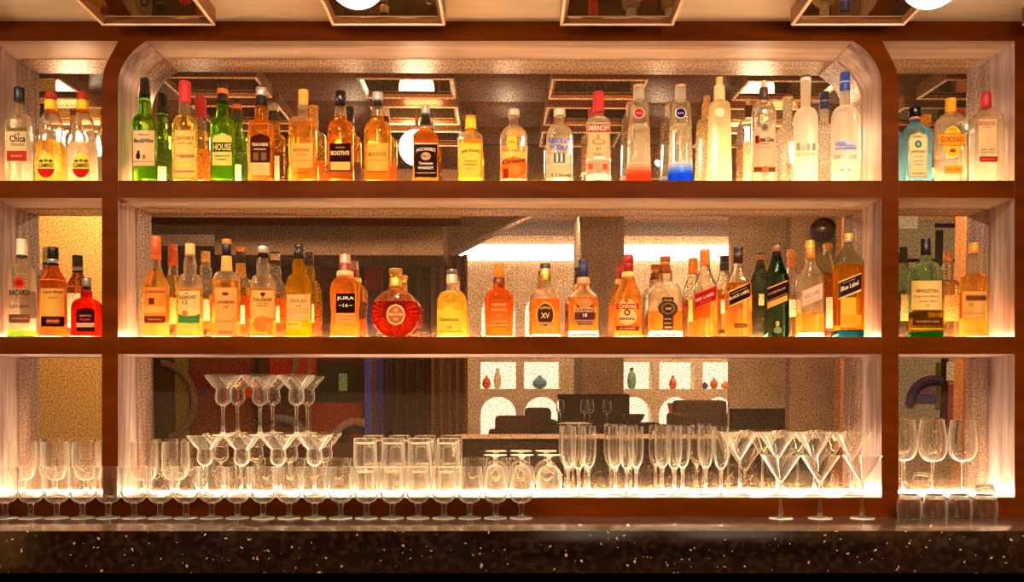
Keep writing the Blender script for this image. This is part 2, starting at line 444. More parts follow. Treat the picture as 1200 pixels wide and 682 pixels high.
BOTTLES = []
def bottle(s, ybase_front, label, group):
    """s: cx, w, nw, yt (top), yc (cap bottom), ynk, ysh, sq, dr, glass, liq, lvl, cap parts, el (label elements)"""
    zs = Z0(ybase_front)                              # the shelf's upper surface
    Y = s.get('Y', YB)
    S = (D + Y) / F
    ybase = HY - (zs - CAMZ) / S
    z = lambda py: (ybase - py) * S
    X = (s['cx'] - VX) * S
    n0 = s.get('sq', 2.0); dr0 = s.get('dr', 1.0)
    P = []
    for (py, hw, q) in outline(s, ybase):
        P.append((max(z(py), 0.0), hw * S, 2 + (n0 - 2) * q, 1 + (dr0 - 1) * q))
    P.sort(key=lambda p: p[0])
    root = empty('liquor_bottle', (X, Y, zs + .0004), label, 'bottle', group)
    g = s.get('glass', GCL); zc = z(s['yc'])
    lvl = z(s['lvl']) if 'lvl' in s else zc * .97
    lvl = min(lvl, zc - .004)
    ins = lambda zz, t=.0026: (zz, max(interp(P, zz)[1] - t, .0015), interp(P, zz)[2], interp(P, zz)[3])
    zsn = sorted(set([p[0] for p in P]))
    seg = 56 if n0 > 2.1 else 44
    if s.get('liq') is None:
        outer_ = [p for p in P if p[0] < zc - 1e-4] + [(zc + .001,) + interp(P, zc)[1:]]
        inner = [(zc + .001,) + ins(zc)[1:]] + [ins(zz) for zz in reversed(zsn) if lvl + .002 < zz < zc - .001] + [ins(lvl)]
        MB().lathe(outer_ + inner, g, seg).build('glass_body', root, angle=50)
        topz = lvl
    else:
        bf = s.get('base', .006)
        m = MB()
        bs = [p for p in P if p[0] < bf - 5e-4] + [(bf,) + interp(P, bf)[1:]]
        m.lathe(bs, s.get('gbase', g), seg); m.build('glass_base', root, angle=50); m = MB()
        if lvl < zc - .012:
            up = [(lvl + .0004,) + interp(P, lvl)[1:]] + [p for p in P if lvl + .001 < p[0] < zc - 1e-4] + [(zc + .001,) + interp(P, zc)[1:]]
            inn = [(zc + .001,) + ins(zc)[1:]] + [ins(zz) for zz in reversed(zsn) if lvl + .001 < zz < zc - .001] + [(lvl + .0004,) + ins(lvl)[1:]]
            m.lathe(up + inn, g, seg, closed=True)
        else:
            m.lathe([(zc - .004, .8 * interp(P, zc)[1]), (zc + .001, .8 * interp(P, zc)[1])], g, seg)
            lvl = zc - .0045
        m.build('glass_body', root, angle=50)
        il = s.get('inl', .0)
        lq = [(bf + .0005,) + ins(bf, il)[1:]] + [ins(p[0], il) for p in P if bf + .002 < p[0] < lvl - .001] + [ins(lvl, il)]
        MB().lathe(lq, s['liq'], seg).build('liquid', root, angle=50)
    # caps: list of (y_top, y_bottom, hw_top, hw_bottom, colour, rough, metal, part name)
    for c in s.get('caps', []):
        y0, y1, h0, h1, colr = c[:5]
        rough = c[5] if len(c) > 5 else .35; met = c[6] if len(c) > 6 else 0.0
        name = c[7] if len(c) > 7 else 'cap'
        mt = colr if isinstance(colr, bpy.types.Material) else plain(colr, rough, met)
        za, zb = z(y1), z(y0); ra, rb = h1 * S, h0 * S
        pr = [(za, ra * .97), (za + .0006, ra)]
        if name == 'cap' and zb - za > .02:
            k = .78; zk = za + (zb - za) * k; rk = ra + (rb - ra) * k
            pr += [(zk - .0012, rk), (zk - .0006, rk * .965), (zk + .0006, rk * .965), (zk + .0012, rk)]
        pr += [(zb - .0022, rb), (zb - .0006, rb * .96), (zb, rb * .86)]
        MB().lathe(pr, mt, 32).build(name, root, angle=45)
    # labels
    def surf(px, py, off):
        zz = z(py); a, n, r = interp(P, zz)[1:4]
        b = a * r; ys = -b
        for _ in range(14):
            x = (px - VX) * (D + Y + ys) / F - X
            q = min(abs(x) / a, .985)
            ys = .5 * ys - .5 * b * (1 - q ** n) ** (1 / n)
        x = (px - VX) * (D + Y + ys) / F - X
        q = min(abs(x) / a, .985); ys = -b * (1 - q ** n) ** (1 / n)
        x = max(-.985 * a, min(.985 * a, x))
        zw = (HY - py) * (D + Y + ys) / F + CAMZ - zs      # height that shows at this pixel
        return (x * (1 + off / a), ys - off, max(zw, .0012))
    groups = {}
    for i, e in enumerate(s.get('el', [])):
        k = e[0]; off = .0005 + .00022 * (i + 1)
        ymid = (e[2] + e[4]) / 2 if k in 'reas' else e[2]
        part = 'label' if ymid > s['ynk'] else 'neck_label'
        if k == 'w': part = 'band'; ymid = e[1]
        m = groups.setdefault(part, (MB(), MB()))[1 if k == 't' else 0]
        if k in 'rea':
            _, xa, ya, xb, yb = e[:5]; mt = plain(e[5], .55)
            f0, f1 = (e[6], e[7]) if len(e) > 6 else (0, 1)
            ny, nx = (12, 12)
            vs = []
            for j in range(ny + 1):
                fy = f0 + (f1 - f0) * j / ny; py = ya + (yb - ya) * fy
                if k == 'r': hl = 1.0
                elif k == 'e': hl = math.sqrt(max(1 - (2 * fy - 1) ** 2, 0.0))
                else: hl = math.sqrt(max(1 - (1 - fy / .18) ** 2, 0)) if fy < .18 else 1.0
                hl = max(hl, .02)
                xm, xh = (xa + xb) / 2, (xb - xa) / 2 * hl
                for q in range(nx + 1): vs.append(surf(xm - xh + 2 * xh * q / nx, py, off))
            fs = [(j * (nx + 1) + q, j * (nx + 1) + q + 1, (j + 1) * (nx + 1) + q + 1, (j + 1) * (nx + 1) + q) for j in range(ny) for q in range(nx)]
            m.add(vs, fs, mt)
        elif k == 's':            # slanted band: xl, y_top_left, xr, y_top_right, height, colour
            _, xa, ya, xb, yb, h, colr = e; mt = plain(colr, .5)
            nx, ny = 14, 4; vs = []
            for j in range(ny + 1):
                for q in range(nx + 1):
                    u = q / nx; vs.append(surf(xa + (xb - xa) * u, ya + (yb - ya) * u + h * j / ny, off))
            fs = [(j * (nx + 1) + q, j * (nx + 1) + q + 1, (j + 1) * (nx + 1) + q + 1, (j + 1) * (nx + 1) + q) for j in range(ny) for q in range(nx)]
            m.add(vs, fs, mt)
        elif k == 't':            # text: xc, yc, w, h, string, colour[, slope[, arc]]
            _, xc, yc, tw, th, st, colr = e[:7]; sl = e[7] if len(e) > 7 else 0.0; arc = e[8] if len(e) > 8 else 0.0
            tv, tf = text2d(st)
            vs = [surf(xc + u * tw, yc - v * th - sl * u * tw + arc * (4 * u * u - .5), off + .0003) for u, v in tv]
            m.add(vs, tf, plain(colr, .5))
        elif k == 'w':            # band all round: y_top, y_bottom, colour or material
            _, ya, yb, colr = e[:4]; mt = colr if isinstance(colr, bpy.types.Material) else plain(colr, .45)
            za, zb = max(z(yb), .0008), z(ya); pr = []
            N = 5
            for q in range(N + 1):
                zz = za + (zb - za) * q / N; p = interp(P, zz); pr.append((zz, p[1] + .0006 + .0001 * i, p[2], p[3]))
            m.lathe(pr, mt, seg, cap0=False, cap1=False)
    for part, (m, mt_) in groups.items():
        o = m.build(part, root, angle=60, fix=False) if m.v else root
        if mt_.v: mt_.build('lettering', o, smooth=False, fix=False)
    # plain label on the back, seen in the mirror
    if 'bk' in s:
        ya, yb, hw, colr = s['bk']; m = MB(); vs = []; nx, ny = 12, 6
        for j in range(ny + 1):
            zz = z(ya + (yb - ya) * j / ny); p = interp(P, zz); a, n, r = p[1:4]
            for q in range(nx + 1):
                x = hw * S * (2 * q / nx - 1); qq = min(abs(x) / a, .98)
                vs.append((x, a * r * (1 - qq ** n) ** (1 / n) + .0006, zz))
        fs = [(j * (nx + 1) + q, j * (nx + 1) + q + 1, (j + 1) * (nx + 1) + q + 1, (j + 1) * (nx + 1) + q) for j in range(ny) for q in range(nx)]
        m.add(vs, fs, plain(colr, .6)).build('back_label', root, fix=False)
    BOTTLES.append(root)
    return root

GCL = glass((252, 249, 242), 0.0, 0.09, 1.42, (255, 246, 228))
def liq(c, glow=.25, g=None): return glass(c, 0.0, glow * .62, 1.36, g)
L_CLEAR = glass((254, 251, 244), 0.0, .17, 1.34, (255, 248, 232))
L_AMB = liq((255, 228, 160), .26, (255, 200, 110))
L_GOLD = liq((255, 238, 176), .26, (255, 222, 136))
L_RED = liq((250, 196, 128), .24, (240, 150, 76))
L_COP = liq((254, 216, 146), .26, (250, 176, 90))
L_HONEY = liq((255, 238, 156), .32, (255, 224, 124))
L_XO = liq((214, 124, 92), .14, (190, 70, 36))
L_RUM = liq((238, 110, 84), .3, (230, 70, 50))
G_GREEN = glass((196, 228, 128), 0.0, .14, 1.4, (150, 206, 70))
G_DARK = glass((150, 176, 156), 0.0, .05, 1.4, (60, 96, 74))
G_PALEGREEN = glass((232, 244, 228), 0.0, .05, 1.42, (210, 230, 196))
G_BLUE = glass((200, 232, 246), 0.0, .14, 1.4, (150, 214, 240))
G_FROST = glass((254, 250, 243), .25, .6, 1.3, (255, 250, 242))
G_CREAMF = glass((255, 247, 228), .2, .62, 1.3, (255, 248, 226))
CREAM = (232, 205, 160); TAN = (226, 172, 98); DK = (52, 26, 14); BLK = (26, 16, 13); RED = (190, 34, 24); WHT = (246, 240, 228); GOLD = (214, 160, 74)
R1, R2 = 211.5, 394.5
g1L, g1C, g1R = 'bottles on the upper left shelf', 'bottles on the upper middle shelf', 'bottles on the upper right shelf'
g2L, g2C, g2R = 'bottles on the lower left shelf', 'bottles on the lower middle shelf', 'bottles on the lower right shelf'
def B(row, group, label, **s): return bottle(s, row, label, group)

# upper left shelf
B(R1, g1L, 'clear tequila bottle with black cap and cream and red label, far left upper shelf', cx=22.5, w=14.5, nw=5.8, yt=104, yc=120, ynk=134, ysh=143, lvl=137, liq=L_CLEAR,
  caps=[(103.5, 120, 6, 6, BLK)], bk=(152, 188, 9, WHT), el=[('r', 8.5, 150, 31, 189, (222, 190, 140)), ('r', 8.5, 150, 31, 154, (120, 96, 50)), ('t', 20.5, 157.2, 6, 3, 'LA', DK), ('t', 20.5, 162.6, 18, 8, 'Chica', BLK), ('t', 20.5, 170, 16, 3.6, 'TEQUILA', (110, 60, 30)), ('r', 8.5, 177, 31, 189, (176, 52, 34)), ('t', 20, 183, 12, 2, 'BLANCO', (230, 180, 130))])
bulb = lambda: [(217.3, 15, 0), (216, 16.4, 0), (210, 16.5, 0), (186, 16.5, 0), (176, 16.2, 0), (169, 14.6, 0), (165, 12.2, 0), (162, 11.6, 0), (158, 12.4, 0), (150, 13, 0), (142, 12, 0), (136, 9, 0), (131, 6.8, 0), (118, 6, 0)]
for cx, lx, lq, lv, nm in ((59.7, 53.8, L_GOLD, 168, 'pear shaped tequila bottle with golden contents, red cap and oval yellow and red label'), (97, 95, L_CLEAR, 170, 'pear shaped tequila bottle with clear contents, red cap and oval yellow and red label')):
    B(R1, g1L, nm, cx=cx, w=16.5, nw=6, yc=118, ynk=132, out=bulb(), lvl=lv, liq=lq,
      caps=[(109, 118, 5.8, 6.6, (186, 40, 22)), (118, 129.5, 6.5, 7, (250, 204, 60), .5, 0, 'neck_label'), (129.5, 131.5, 7.1, 7.3, (214, 80, 30), .5, 0, 'neck_label')],
      el=[('e', lx - 10.5, 179, lx + 10.5, 208.5, (250, 208, 74)), ('e', lx - 10.5, 179, lx + 10.5, 208.5, RED, .64, 1), ('e', lx - 8, 187, lx - 3, 190.5, (90, 90, 20)), ('e', lx - 2.5, 186.5, lx + 2.5, 190, (120, 110, 20)), ('e', lx + 3, 187, lx + 8, 190.5, (90, 90, 20)), ('t', lx, 194, 17, 5, 'CAMINO', DK)])

# upper middle shelf
B(R1, g1C, 'green whisky bottle with tall black cap and a beige label showing two small dark dogs', cx=169.8, w=14, nw=7.8, nt=6, yc=111, ynk=136, ysh=148, st='round', glass=G_GREEN, lvl=120, liq=None,
  caps=[(92.5, 112, 5.2, 6.3, BLK), (117.6, 118.4, 7, 7, (200, 200, 120), .5, 0, 'collar')], bk=(184, 206, 8, WHT),
  el=[('r', 156, 153, 181, 194.5, (216, 182, 134)), ('t', 168.3, 165, 22, 5, 'Black&White', BLK), ('t', 168.3, 158, 12, 1.6, 'SCOTCH', DK), ('e', 159.5, 179, 164.5, 187, DK), ('e', 161, 176.5, 164, 180.5, DK), ('e', 167, 181, 170.5, 187, (150, 110, 70)), ('r', 157, 189, 180, 190, (170, 130, 90))])
B(R1, g1C, 'golden whisky bottle with red foil cap and a tall pale gold label', cx=216.8, w=14, nw=7.2, nt=6.8, yc=121, ynk=137, ysh=148, lvl=136, liq=L_GOLD,
  caps=[(96, 121, 6.4, 6.9, (214, 36, 34), .4), (98, 110, 6.9, 6.9, (214, 36, 34), .4)], bk=(200, 209, 9, WHT),
  el=[('r', 205, 153, 228.5, 208, (240, 194, 100)), ('t', 216.8, 162, 20, 4.6, "DEWAR'S", (140, 84, 30)), ('t', 216.8, 168, 18, 2.6, 'WHITE LABEL', (170, 100, 40)), ('r', 206, 181, 228, 184, (220, 140, 90)), ('t', 219, 184, 15, 3, 'SCOTCH', (150, 40, 20)), ('r', 205, 200, 228.5, 202, (200, 110, 50))])
B(R1, g1C, 'green whisky bottle with black cap and round topped yellow label with bold dark lettering', cx=261, w=13.8, nw=7.6, nt=6, yc=119, ynk=139, ysh=147, lvl=126, glass=G_GREEN, liq=None,
  caps=[(99, 120, 5.4, 6.2, (44, 20, 12)), (105, 111, 6.1, 6.1, (226, 120, 60), .5, 0, 'cap_seal'), (139, 140, 7.8, 8, (190, 220, 70), .5, 0, 'collar')], bk=(181, 207, 8, WHT),
  el=[('a', 249, 156, 271.5, 194, (216, 204, 96)), ('r', 249, 167, 271.5, 178, (70, 56, 24)), ('t', 260.3, 172.5, 21, 8, 'HOUSE', (226, 214, 120)), ('t', 260.3, 183, 16, 2, 'BLENDED SCOTCH', DK), ('t', 260.3, 187, 12, 1.8, 'WHISKY', DK)])
B(R1, g1C, 'square shouldered amber whisky bottle with silver tag and dark red label over cream band', cx=306.3, w=14, nw=7.4, yc=124, ynk=142.5, ysh=146, sq=4.5, dr=.8, lvl=127, liq=L_COP, bulge=.6,
  caps=[(101.7, 124.5, 6, 6.6, (40, 22, 16), .25), (103, 114, 6.3, 6.3, (200, 190, 180), .3, .8, 'cap_seal')],
  bk=(170, 206, 9, (190, 180, 160)), el=[('a', 293.5, 157, 316, 191, (70, 24, 14)), ('t', 304.5, 169.5, 19, 3.5, 'TEACHERS', CREAM), ('t', 304.5, 175, 14, 1.8, 'HIGHLAND', CREAM), ('r', 297, 179, 303, 188, (120, 84, 50)), ('r', 306, 179, 312, 188, (120, 84, 50)), ('r', 293.5, 192, 316, 206, (226, 176, 100)), ('r', 293.5, 191, 316, 192, (230, 190, 120))])
B(R1, g1C, 'square amber whisky bottle with cork coloured stopper and pale orange label', cx=355.4, w=15.6, nw=6.4, yc=125, ynk=139, ysh=145, sq=5, dr=.75, st='round', lvl=145, liq=L_AMB,
  caps=[(106, 125, 6, 5.8, (230, 176, 86), .6), (125, 127, 6.3, 6.3, (220, 210, 190), .3, .3, 'collar')], bk=(183, 208, 8, (240, 224, 180)),
  el=[('r', 341, 168, 366, 197, (238, 160, 72)), ('t', 353, 176, 17, 4, "BOOTH'S", (110, 50, 14)), ('t', 353, 182, 14, 1.6, 'SINGLE MALT', (140, 70, 20)), ('r', 342, 188, 365, 188.7, (180, 90, 30)), ('t', 353, 203, 18, 3, 'WHISKY', (130, 56, 14))])
B(R1, g1C, 'reddish amber whisky bottle with glossy dark cap and black label over a cream band', cx=399, w=15, nw=8, nt=6.2, yc=126, ynk=142, ysh=154, lvl=138, liq=L_COP,
  caps=[(107.5, 126, 6.2, 6, (36, 18, 14), .15)], bk=(188, 208, 8, (200, 196, 190)),
  el=[('r', 386.5, 168, 411, 201, (44, 16, 10)), ('t', 398.5, 179.5, 21, 5.2, "BOOTH'S", (240, 206, 150)), ('t', 398.5, 173, 10, 1.6, 'SCOTCH', (220, 160, 90)), ('r', 387.5, 190, 410, 199.5, (236, 170, 84))])
B(R1, g1C, 'golden whisky bottle with dark cap, silver seal and orange label', cx=442.5, w=15.6, nw=8, nt=6.2, yc=125.5, ynk=143, ysh=155, lvl=138, liq=L_AMB,
  caps=[(108.5, 126, 6, 6.2, (40, 22, 18), .2), (109, 119, 6.3, 6.3, (216, 208, 198), .3, .6, 'cap_seal')], bk=(187, 209, 8, WHT),
  el=[('r', 430, 168, 454.5, 202, (240, 158, 62)), ('t', 442, 181, 20, 4.8, "BOOTH'S", (110, 48, 14)), ('t', 442, 188, 16, 1.6, 'SINGLE MALT', (130, 60, 20)), ('r', 430.5, 200.8, 454, 202, (96, 40, 10))])
B(R1, g1C, 'square whiskey bottle with black cap, black label and pale lettering, before a reflected globe', cx=498.8, w=14.3, nw=5.2, nt=5, yc=137, ynk=149, ysh=161, st='cone', sq=5.5, dr=1, lvl=152, liq=L_COP,
  caps=[(124.5, 138, 5, 5, BLK, .3), (125, 134, 5.3, 5.3, (190, 180, 166), .4, .3, 'cap_seal'), (138, 146, 5.2, 7, BLK, .4, 0, 'neck_label')],
  el=[('r', 486, 169, 512, 208, (40, 22, 16)), ('r', 486, 167.5, 512, 169.3, (236, 186, 130)), ('t', 499, 176, 22, 5, "JACK DANIEL'S", (236, 206, 170), 0, 1.6), ('e', 493.5, 178.5, 504.5, 188, (200, 150, 110)), ('t', 499, 183, 8, 3.4, 'No.7', (40, 20, 14)), ('t', 499, 191.5, 16, 3.2, 'Tennessee', (236, 206, 170)), ('t', 499, 197, 18, 3.2, 'WHISKEY', (236, 206, 170)), ('r', 488, 202.5, 510, 203.4, (200, 160, 120))])
B(R1, g1C, 'square honey whiskey bottle with black cap, yellow neck wrap and pale yellow label', cx=551.6, w=14.4, nw=6.4, nt=6, yc=136, ynk=156, ysh=164.5, st='round', sq=5.5, dr=1, lvl=167, liq=L_HONEY,
  caps=[(130, 135.8, 6.2, 6.4, (44, 20, 12), .4), (136, 152, 5.9, 6.8, (250, 200, 56), .5, 0, 'neck_label')], bk=(170, 205, 10, (250, 220, 120)),
  el=[('r', 538, 168.5, 565.4, 208.5, (248, 190, 70)), ('t', 551.6, 177.5, 22, 5, "Jack Daniel's", (80, 44, 12), 0, 1.8), ('t', 551.6, 189, 14, 1.8, 'TENNESSEE', (110, 66, 20)), ('t', 551.6, 193, 16, 2.4, 'HONEY', (90, 50, 14)), ('t', 551.6, 198, 10, 1.5, 'LIQUEUR', (120, 76, 24))])
B(R1, g1C, 'short necked clear vodka bottle with printed orange and yellow fruit panels', cx=602, w=16, nw=5.6, yc=136.5, ynk=149, ysh=163, lvl=157, liq=L_CLEAR,
  caps=[(129, 136.7, 6.8, 6.8, (226, 200, 160), .3, .2)], bk=(168, 208, 12, (244, 176, 90)),
  el=[('r', 594.5, 159, 605.5, 175, (250, 204, 60)), ('t', 600, 166.5, 8, 3, 'ORANGE', (150, 90, 20)), ('r', 588, 178, 616, 186, (244, 190, 90)), ('e', 587.5, 183, 617, 209, (226, 110, 30)), ('r', 590, 198, 596, 209, (150, 44, 16)), ('t', 602, 189, 26, 5, 'Orient', (60, 26, 12), .12), ('e', 596, 193, 612, 205, (240, 130, 50))])
B(R1, g1C, 'short necked clear vodka bottle with bold blue lettering and a peach band', cx=655.6, w=15.6, nw=6, yc=136.5, ynk=148, ysh=161, lvl=150, liq=L_CLEAR,
  caps=[(129, 136.7, 7, 7, (222, 204, 176), .3, .3)], bk=(178, 206, 9, WHT),
  el=[('t', 655.6, 165.2, 27, 6, 'ABSOLUT', (36, 84, 200)), ('t', 655.6, 172.4, 21, 5.6, 'VODKA', (36, 84, 200)), ('r', 649, 179, 662, 191, (110, 96, 84)), ('r', 652, 180, 654, 190, WHT), ('r', 657, 180, 659, 190, WHT), ('r', 641, 192.5, 670, 201, (240, 190, 136)), ('t', 656, 205.5, 18, 4.5, '1 Litre', (90, 70, 54)), ('t', 667, 206, 4, 4.5, '40', (90, 70, 54))])
B(R1, g1C, 'clear vodka bottle with red cap and red banner above a pale peach crest label', cx=701.3, w=14.3, nw=6.6, yc=132, ynk=134, ysh=143, st='cone', lvl=140, liq=L_CLEAR,
  caps=[(108, 132.2, 6, 6.8, (214, 36, 34), .35)], bk=(150, 206, 9, WHT),
  el=[('r', 687.5, 144, 715, 156.5, (232, 196, 150)), ('r', 688, 145.5, 714.5, 155, (186, 40, 28)), ('t', 701.3, 150.2, 25, 6.6, 'SMIRNOFF', (246, 226, 190)), ('r', 689.5, 157, 713.5, 187, (240, 186, 130)), ('e', 694, 163, 709, 170, (196, 120, 60)), ('e', 696, 164, 707, 168.4, (240, 186, 130)), ('r', 699.6, 158, 702.6, 164, (206, 130, 60)), ('t', 701, 174.5, 5, 3, '21', (110, 60, 40)), ('t', 701, 181, 12, 2.4, 'VODKA', (150, 80, 50)), ('w', 187.6, 190.6, WHT), ('r', 690, 192, 695, 199, (206, 90, 60)), ('r', 706, 192, 711, 199, (206, 90, 60)), ('w', 207, 215, WHT)])
for cx, dc, bc, lab, bx in ((748.5, (206, 30, 28), (240, 92, 70), 'tall slim clear vodka bottle with a red disc and red tinted foot', 0), (797.4, (30, 34, 96), (40, 96, 220), 'tall slim clear vodka bottle with a navy disc and blue tinted foot', 0)):
    tint = [glass(tuple(int(250 + (v - 250) * t) for v in bc), .05, .62, 1.3, tuple(int(252 + (v - 252) * t) for v in bc)) for t in (.15, .4, .65, .85, 1, 1)]
    B(R1, g1C, lab, cx=cx, w=11.8, wb=13.8, nw=6.3, yc=118, ynk=119.6, ysh=124, sq=2.6, lvl=150, liq=L_CLEAR,
      out=[(217.3, 13.2, 1), (216, 13.8, 1), (206, 13.8, 1), (160, 12.9, 1), (126, 11.8, 1), (123, 11.4, 1), (121, 10, .8), (119.8, 7.5, .3), (119, 6.6, 0), (118, 6.4, 0), (108, 6.3, 0)],
      caps=[(100, 103.5, 6, 6.3, (240, 170, 120), .4), (103.5, 118, 6.4, 6.4, G_FROST, .3, 0, 'stopper')],
      el=[('e', cx + .4 - 6.4, 126.2, cx + .4 + 6.4, 139, (236, 220, 196)), ('e', cx + .4 - 5.5, 127, cx + .4 + 5.5, 138.2, dc), ('t', cx + .4, 132.8, 7, 1.8, 'ROC', (240, 200, 180)), ('t', cx, 146, 15, 2.4, 'CIROC', (200, 170, 130)), *[('w', 193 + 3.2 * k, 196.2 + 3.2 * k if k < 5 else 216, tint[k]) for k in range(6)]])
B(R1, g1C, 'tall slim cream tinted vodka bottle with a pale disc and round stopper', cx=843, w=12.2, nw=6.3, yc=118, ynk=119.6, ysh=124, sq=2.6, lvl=140, glass=G_CREAMF, liq=G_CREAMF,
      out=[(217.3, 13.2, 1), (216, 13.8, 1), (206, 13.8, 1), (160, 13.2, 1), (128, 12.4, 1), (123, 11.6, 1), (121, 10, .8), (119.8, 7.5, .3), (119, 6.6, 0), (118, 6.4, 0), (112, 6.4, 0)],
      caps=[(91, 101, 4, 4.2, (240, 196, 130), .4), (101, 118, 6.2, 6.6, (248, 214, 150), .35, 0, 'stopper')],
      el=[('e', 837, 125, 850, 138.5, (226, 196, 140)), ('e', 838.2, 126.2, 848.8, 137.3, (250, 232, 196)), ('t', 843.4, 146, 15, 2.4, 'CIROC', (214, 180, 130))])
B(R1, g1C, 'clear vodka bottle with dark capsule, peach label and a brown band near its foot', cx=895, w=14, nw=5.4, yc=117, ynk=119, ysh=137, st='round', lvl=128, liq=L_CLEAR, bk=(150, 200, 9, WHT),
  caps=[(95, 103, 3, 3.2, (214, 190, 160), .3, .5), (103, 117.2, 5, 5.6, (80, 36, 22), .35, 0, 'capsule')],
  el=[('r', 883.5, 149, 908, 190, (236, 178, 140)), ('r', 891.5, 143.5, 901.5, 155, (180, 156, 124)), ('e', 893, 145.5, 900, 153, (120, 96, 70)), ('r', 885.5, 159, 890, 168.5, (170, 50, 30)), ('t', 898.5, 163.5, 16, 6, 'etel One', BLK), ('t', 887.6, 163.5, 3.4, 7, 'K', BLK), ('t', 896, 168.6, 10, 1.7, 'VODKA', DK), ('t', 896, 173, 16, 1.8, 'DISTILLERY', (190, 110, 70)), ('r', 884, 196, 908, 202, (130, 72, 34)), ('e', 893, 194.6, 900.5, 203, (196, 110, 70))])
B(R1, g1C, 'frosted white vodka bottle with very long bare neck and grey tree drawing', cx=944.2, w=13.7, nw=5.6, nt=6, yc=92, ynk=127, ysh=141, lvl=145, glass=G_FROST, liq=G_FROST, sq=2.2,
  caps=[(89.5, 92, 6, 6, (110, 50, 30), .4), (92, 96, 6.1, 6.1, (246, 230, 200), .4, 0, 'collar')],
  el=[('r', 933.5, 168, 938, 176.5, (150, 136, 118)), ('r', 940, 170, 944, 176.5, (180, 166, 146)), ('r', 945.5, 168.5, 949.5, 176.5, (160, 146, 126)), ('r', 951.5, 168, 955.5, 176.5, (150, 136, 118)), ('t', 944, 181.3, 22, 4, 'BELVEDERE', (150, 130, 110)), ('t', 944, 187, 10, 1.5, 'VODKA', (170, 150, 130))])
B(R1, g1C, 'frosted white vodka bottle with tall blue cap and soft blue landscape band', cx=990, w=15.2, nw=5.8, yc=107, ynk=125, ysh=140, st='round', lvl=130, glass=G_FROST, liq=glass((252, 249, 243), .12, .6, 1.3, (255, 250, 242)),
  caps=[(85.5, 107.5, 5.7, 6, (36, 64, 150), .35), (96, 98, 6.1, 6.1, (150, 170, 220), .4, 0, 'cap_seal')], bk=(160, 180, 9, (200, 206, 220)),
  el=[('r', 978, 164, 1004, 177, (196, 190, 200)), ('e', 979, 166, 992, 172, (130, 140, 190)), ('e', 990, 169, 1003, 175, (150, 156, 200)), ('r', 979, 173.5, 1003, 175, (110, 116, 160)), ('t', 990.5, 184, 26, 4.6, 'GREY GOOSE', (70, 70, 96)), ('t', 990.5, 189, 12, 1.6, 'VODKA', (150, 130, 120)), ('r', 985.5, 198.6, 989, 200, (60, 60, 110)), ('r', 989.3, 198.6, 992.6, 200, (220, 200, 190)), ('r', 993, 198.6, 996.5, 200, (190, 60, 50))])

# upper right shelf
B(R1, g1R, 'pale blue square gin bottle with black stopper and round topped cream label', cx=1072, w=16.4, nw=5.6, yc=138, ynk=143, ysh=156, st='cone', sq=5, dr=.8, lvl=150, glass=G_BLUE, liq=None,
  caps=[(127, 138, 6.8, 6.6, BLK, .2), (138, 141, 6, 6, (214, 120, 100), .4, 0, 'collar')],
  el=[('a', 1065.5, 154, 1087, 208.5, (240, 196, 130)), ('a', 1066.3, 155, 1086.2, 207.7, (70, 110, 120)), ('a', 1066.8, 155.6, 1085.7, 207, (242, 202, 140)), ('t', 1076, 160.5, 12, 3, 'BOMBAY', (120, 60, 40), 0, .8), ('e', 1072, 164.5, 1080, 173.5, (60, 92, 96)), ('e', 1074, 166.5, 1078, 171.5, (150, 160, 130)), ('t', 1076, 178, 16, 3, 'SAPPHIRE', (120, 60, 40)), ('t', 1076, 184, 9, 2, 'DRY GIN', (90, 110, 110)), ('t', 1076, 189, 11, 1.4, 'DISTILLED', (90, 110, 110)), ('t', 1076, 193, 9, 1.4, 'LONDON', (90, 110, 110)), ('r', 1069, 203, 1083.5, 203.8, (120, 80, 60))])
B(R1, g1R, 'clear gin bottle with yellow cap and round yellow label crossed by an orange banner', cx=1114, w=16.6, nw=6.4, yc=132.5, ynk=134, ysh=148, st='round', sq=2.8, dr=.9, lvl=142, liq=L_CLEAR,
  caps=[(116, 132.7, 6, 6.1, (252, 176, 40), .45)], bk=(184, 196, 11, WHT),
  el=[('e', 1105.5, 147, 1127.5, 184.5, (250, 186, 52)), ('t', 1116.5, 151.8, 9, 2, 'LONDON', (170, 80, 20)), ('r', 1099.5, 156.5, 1131, 171, (206, 96, 30)), ('r', 1100.2, 157.4, 1131, 170, (250, 164, 50)), ('t', 1116, 163.5, 26, 6.5, "GORDON'S", (190, 50, 20)), ('e', 1113, 174.5, 1120, 179, (170, 70, 20)), ('r', 1106.5, 194.5, 1127.5, 203.5, (246, 160, 44)), ('t', 1117, 199, 15, 2.4, 'DRY GIN', (180, 70, 20))])
B(R1, g1R, 'square clear gin bottle with red cap, pale label and small red bar', cx=1155.3, w=15.8, nw=6.6, yc=126.5, ynk=128.5, ysh=138, st='cone', sq=5.5, dr=.85, lvl=142, liq=L_CLEAR,
  caps=[(109, 127, 5.9, 6.2, (196, 34, 26), .4)],
  el=[('r', 1147, 140, 1168, 181, (240, 196, 140)), ('t', 1157.4, 144.8, 19, 5.2, 'BEEFEATER', (186, 34, 24)), ('t', 1157.4, 149.2, 10, 1.4, 'LONDON', (186, 60, 44)), ('t', 1157.4, 175.4, 15, 2, 'DRY GIN', (120, 80, 60)), ('t', 1157.4, 178.6, 17, 1.2, 'DISTILLED', (140, 100, 80)), ('r', 1148.5, 183.5, 1168.5, 190, (186, 34, 24)), ('t', 1158.5, 186.8, 15, 2, 'ENGLAND', (220, 120, 90))])

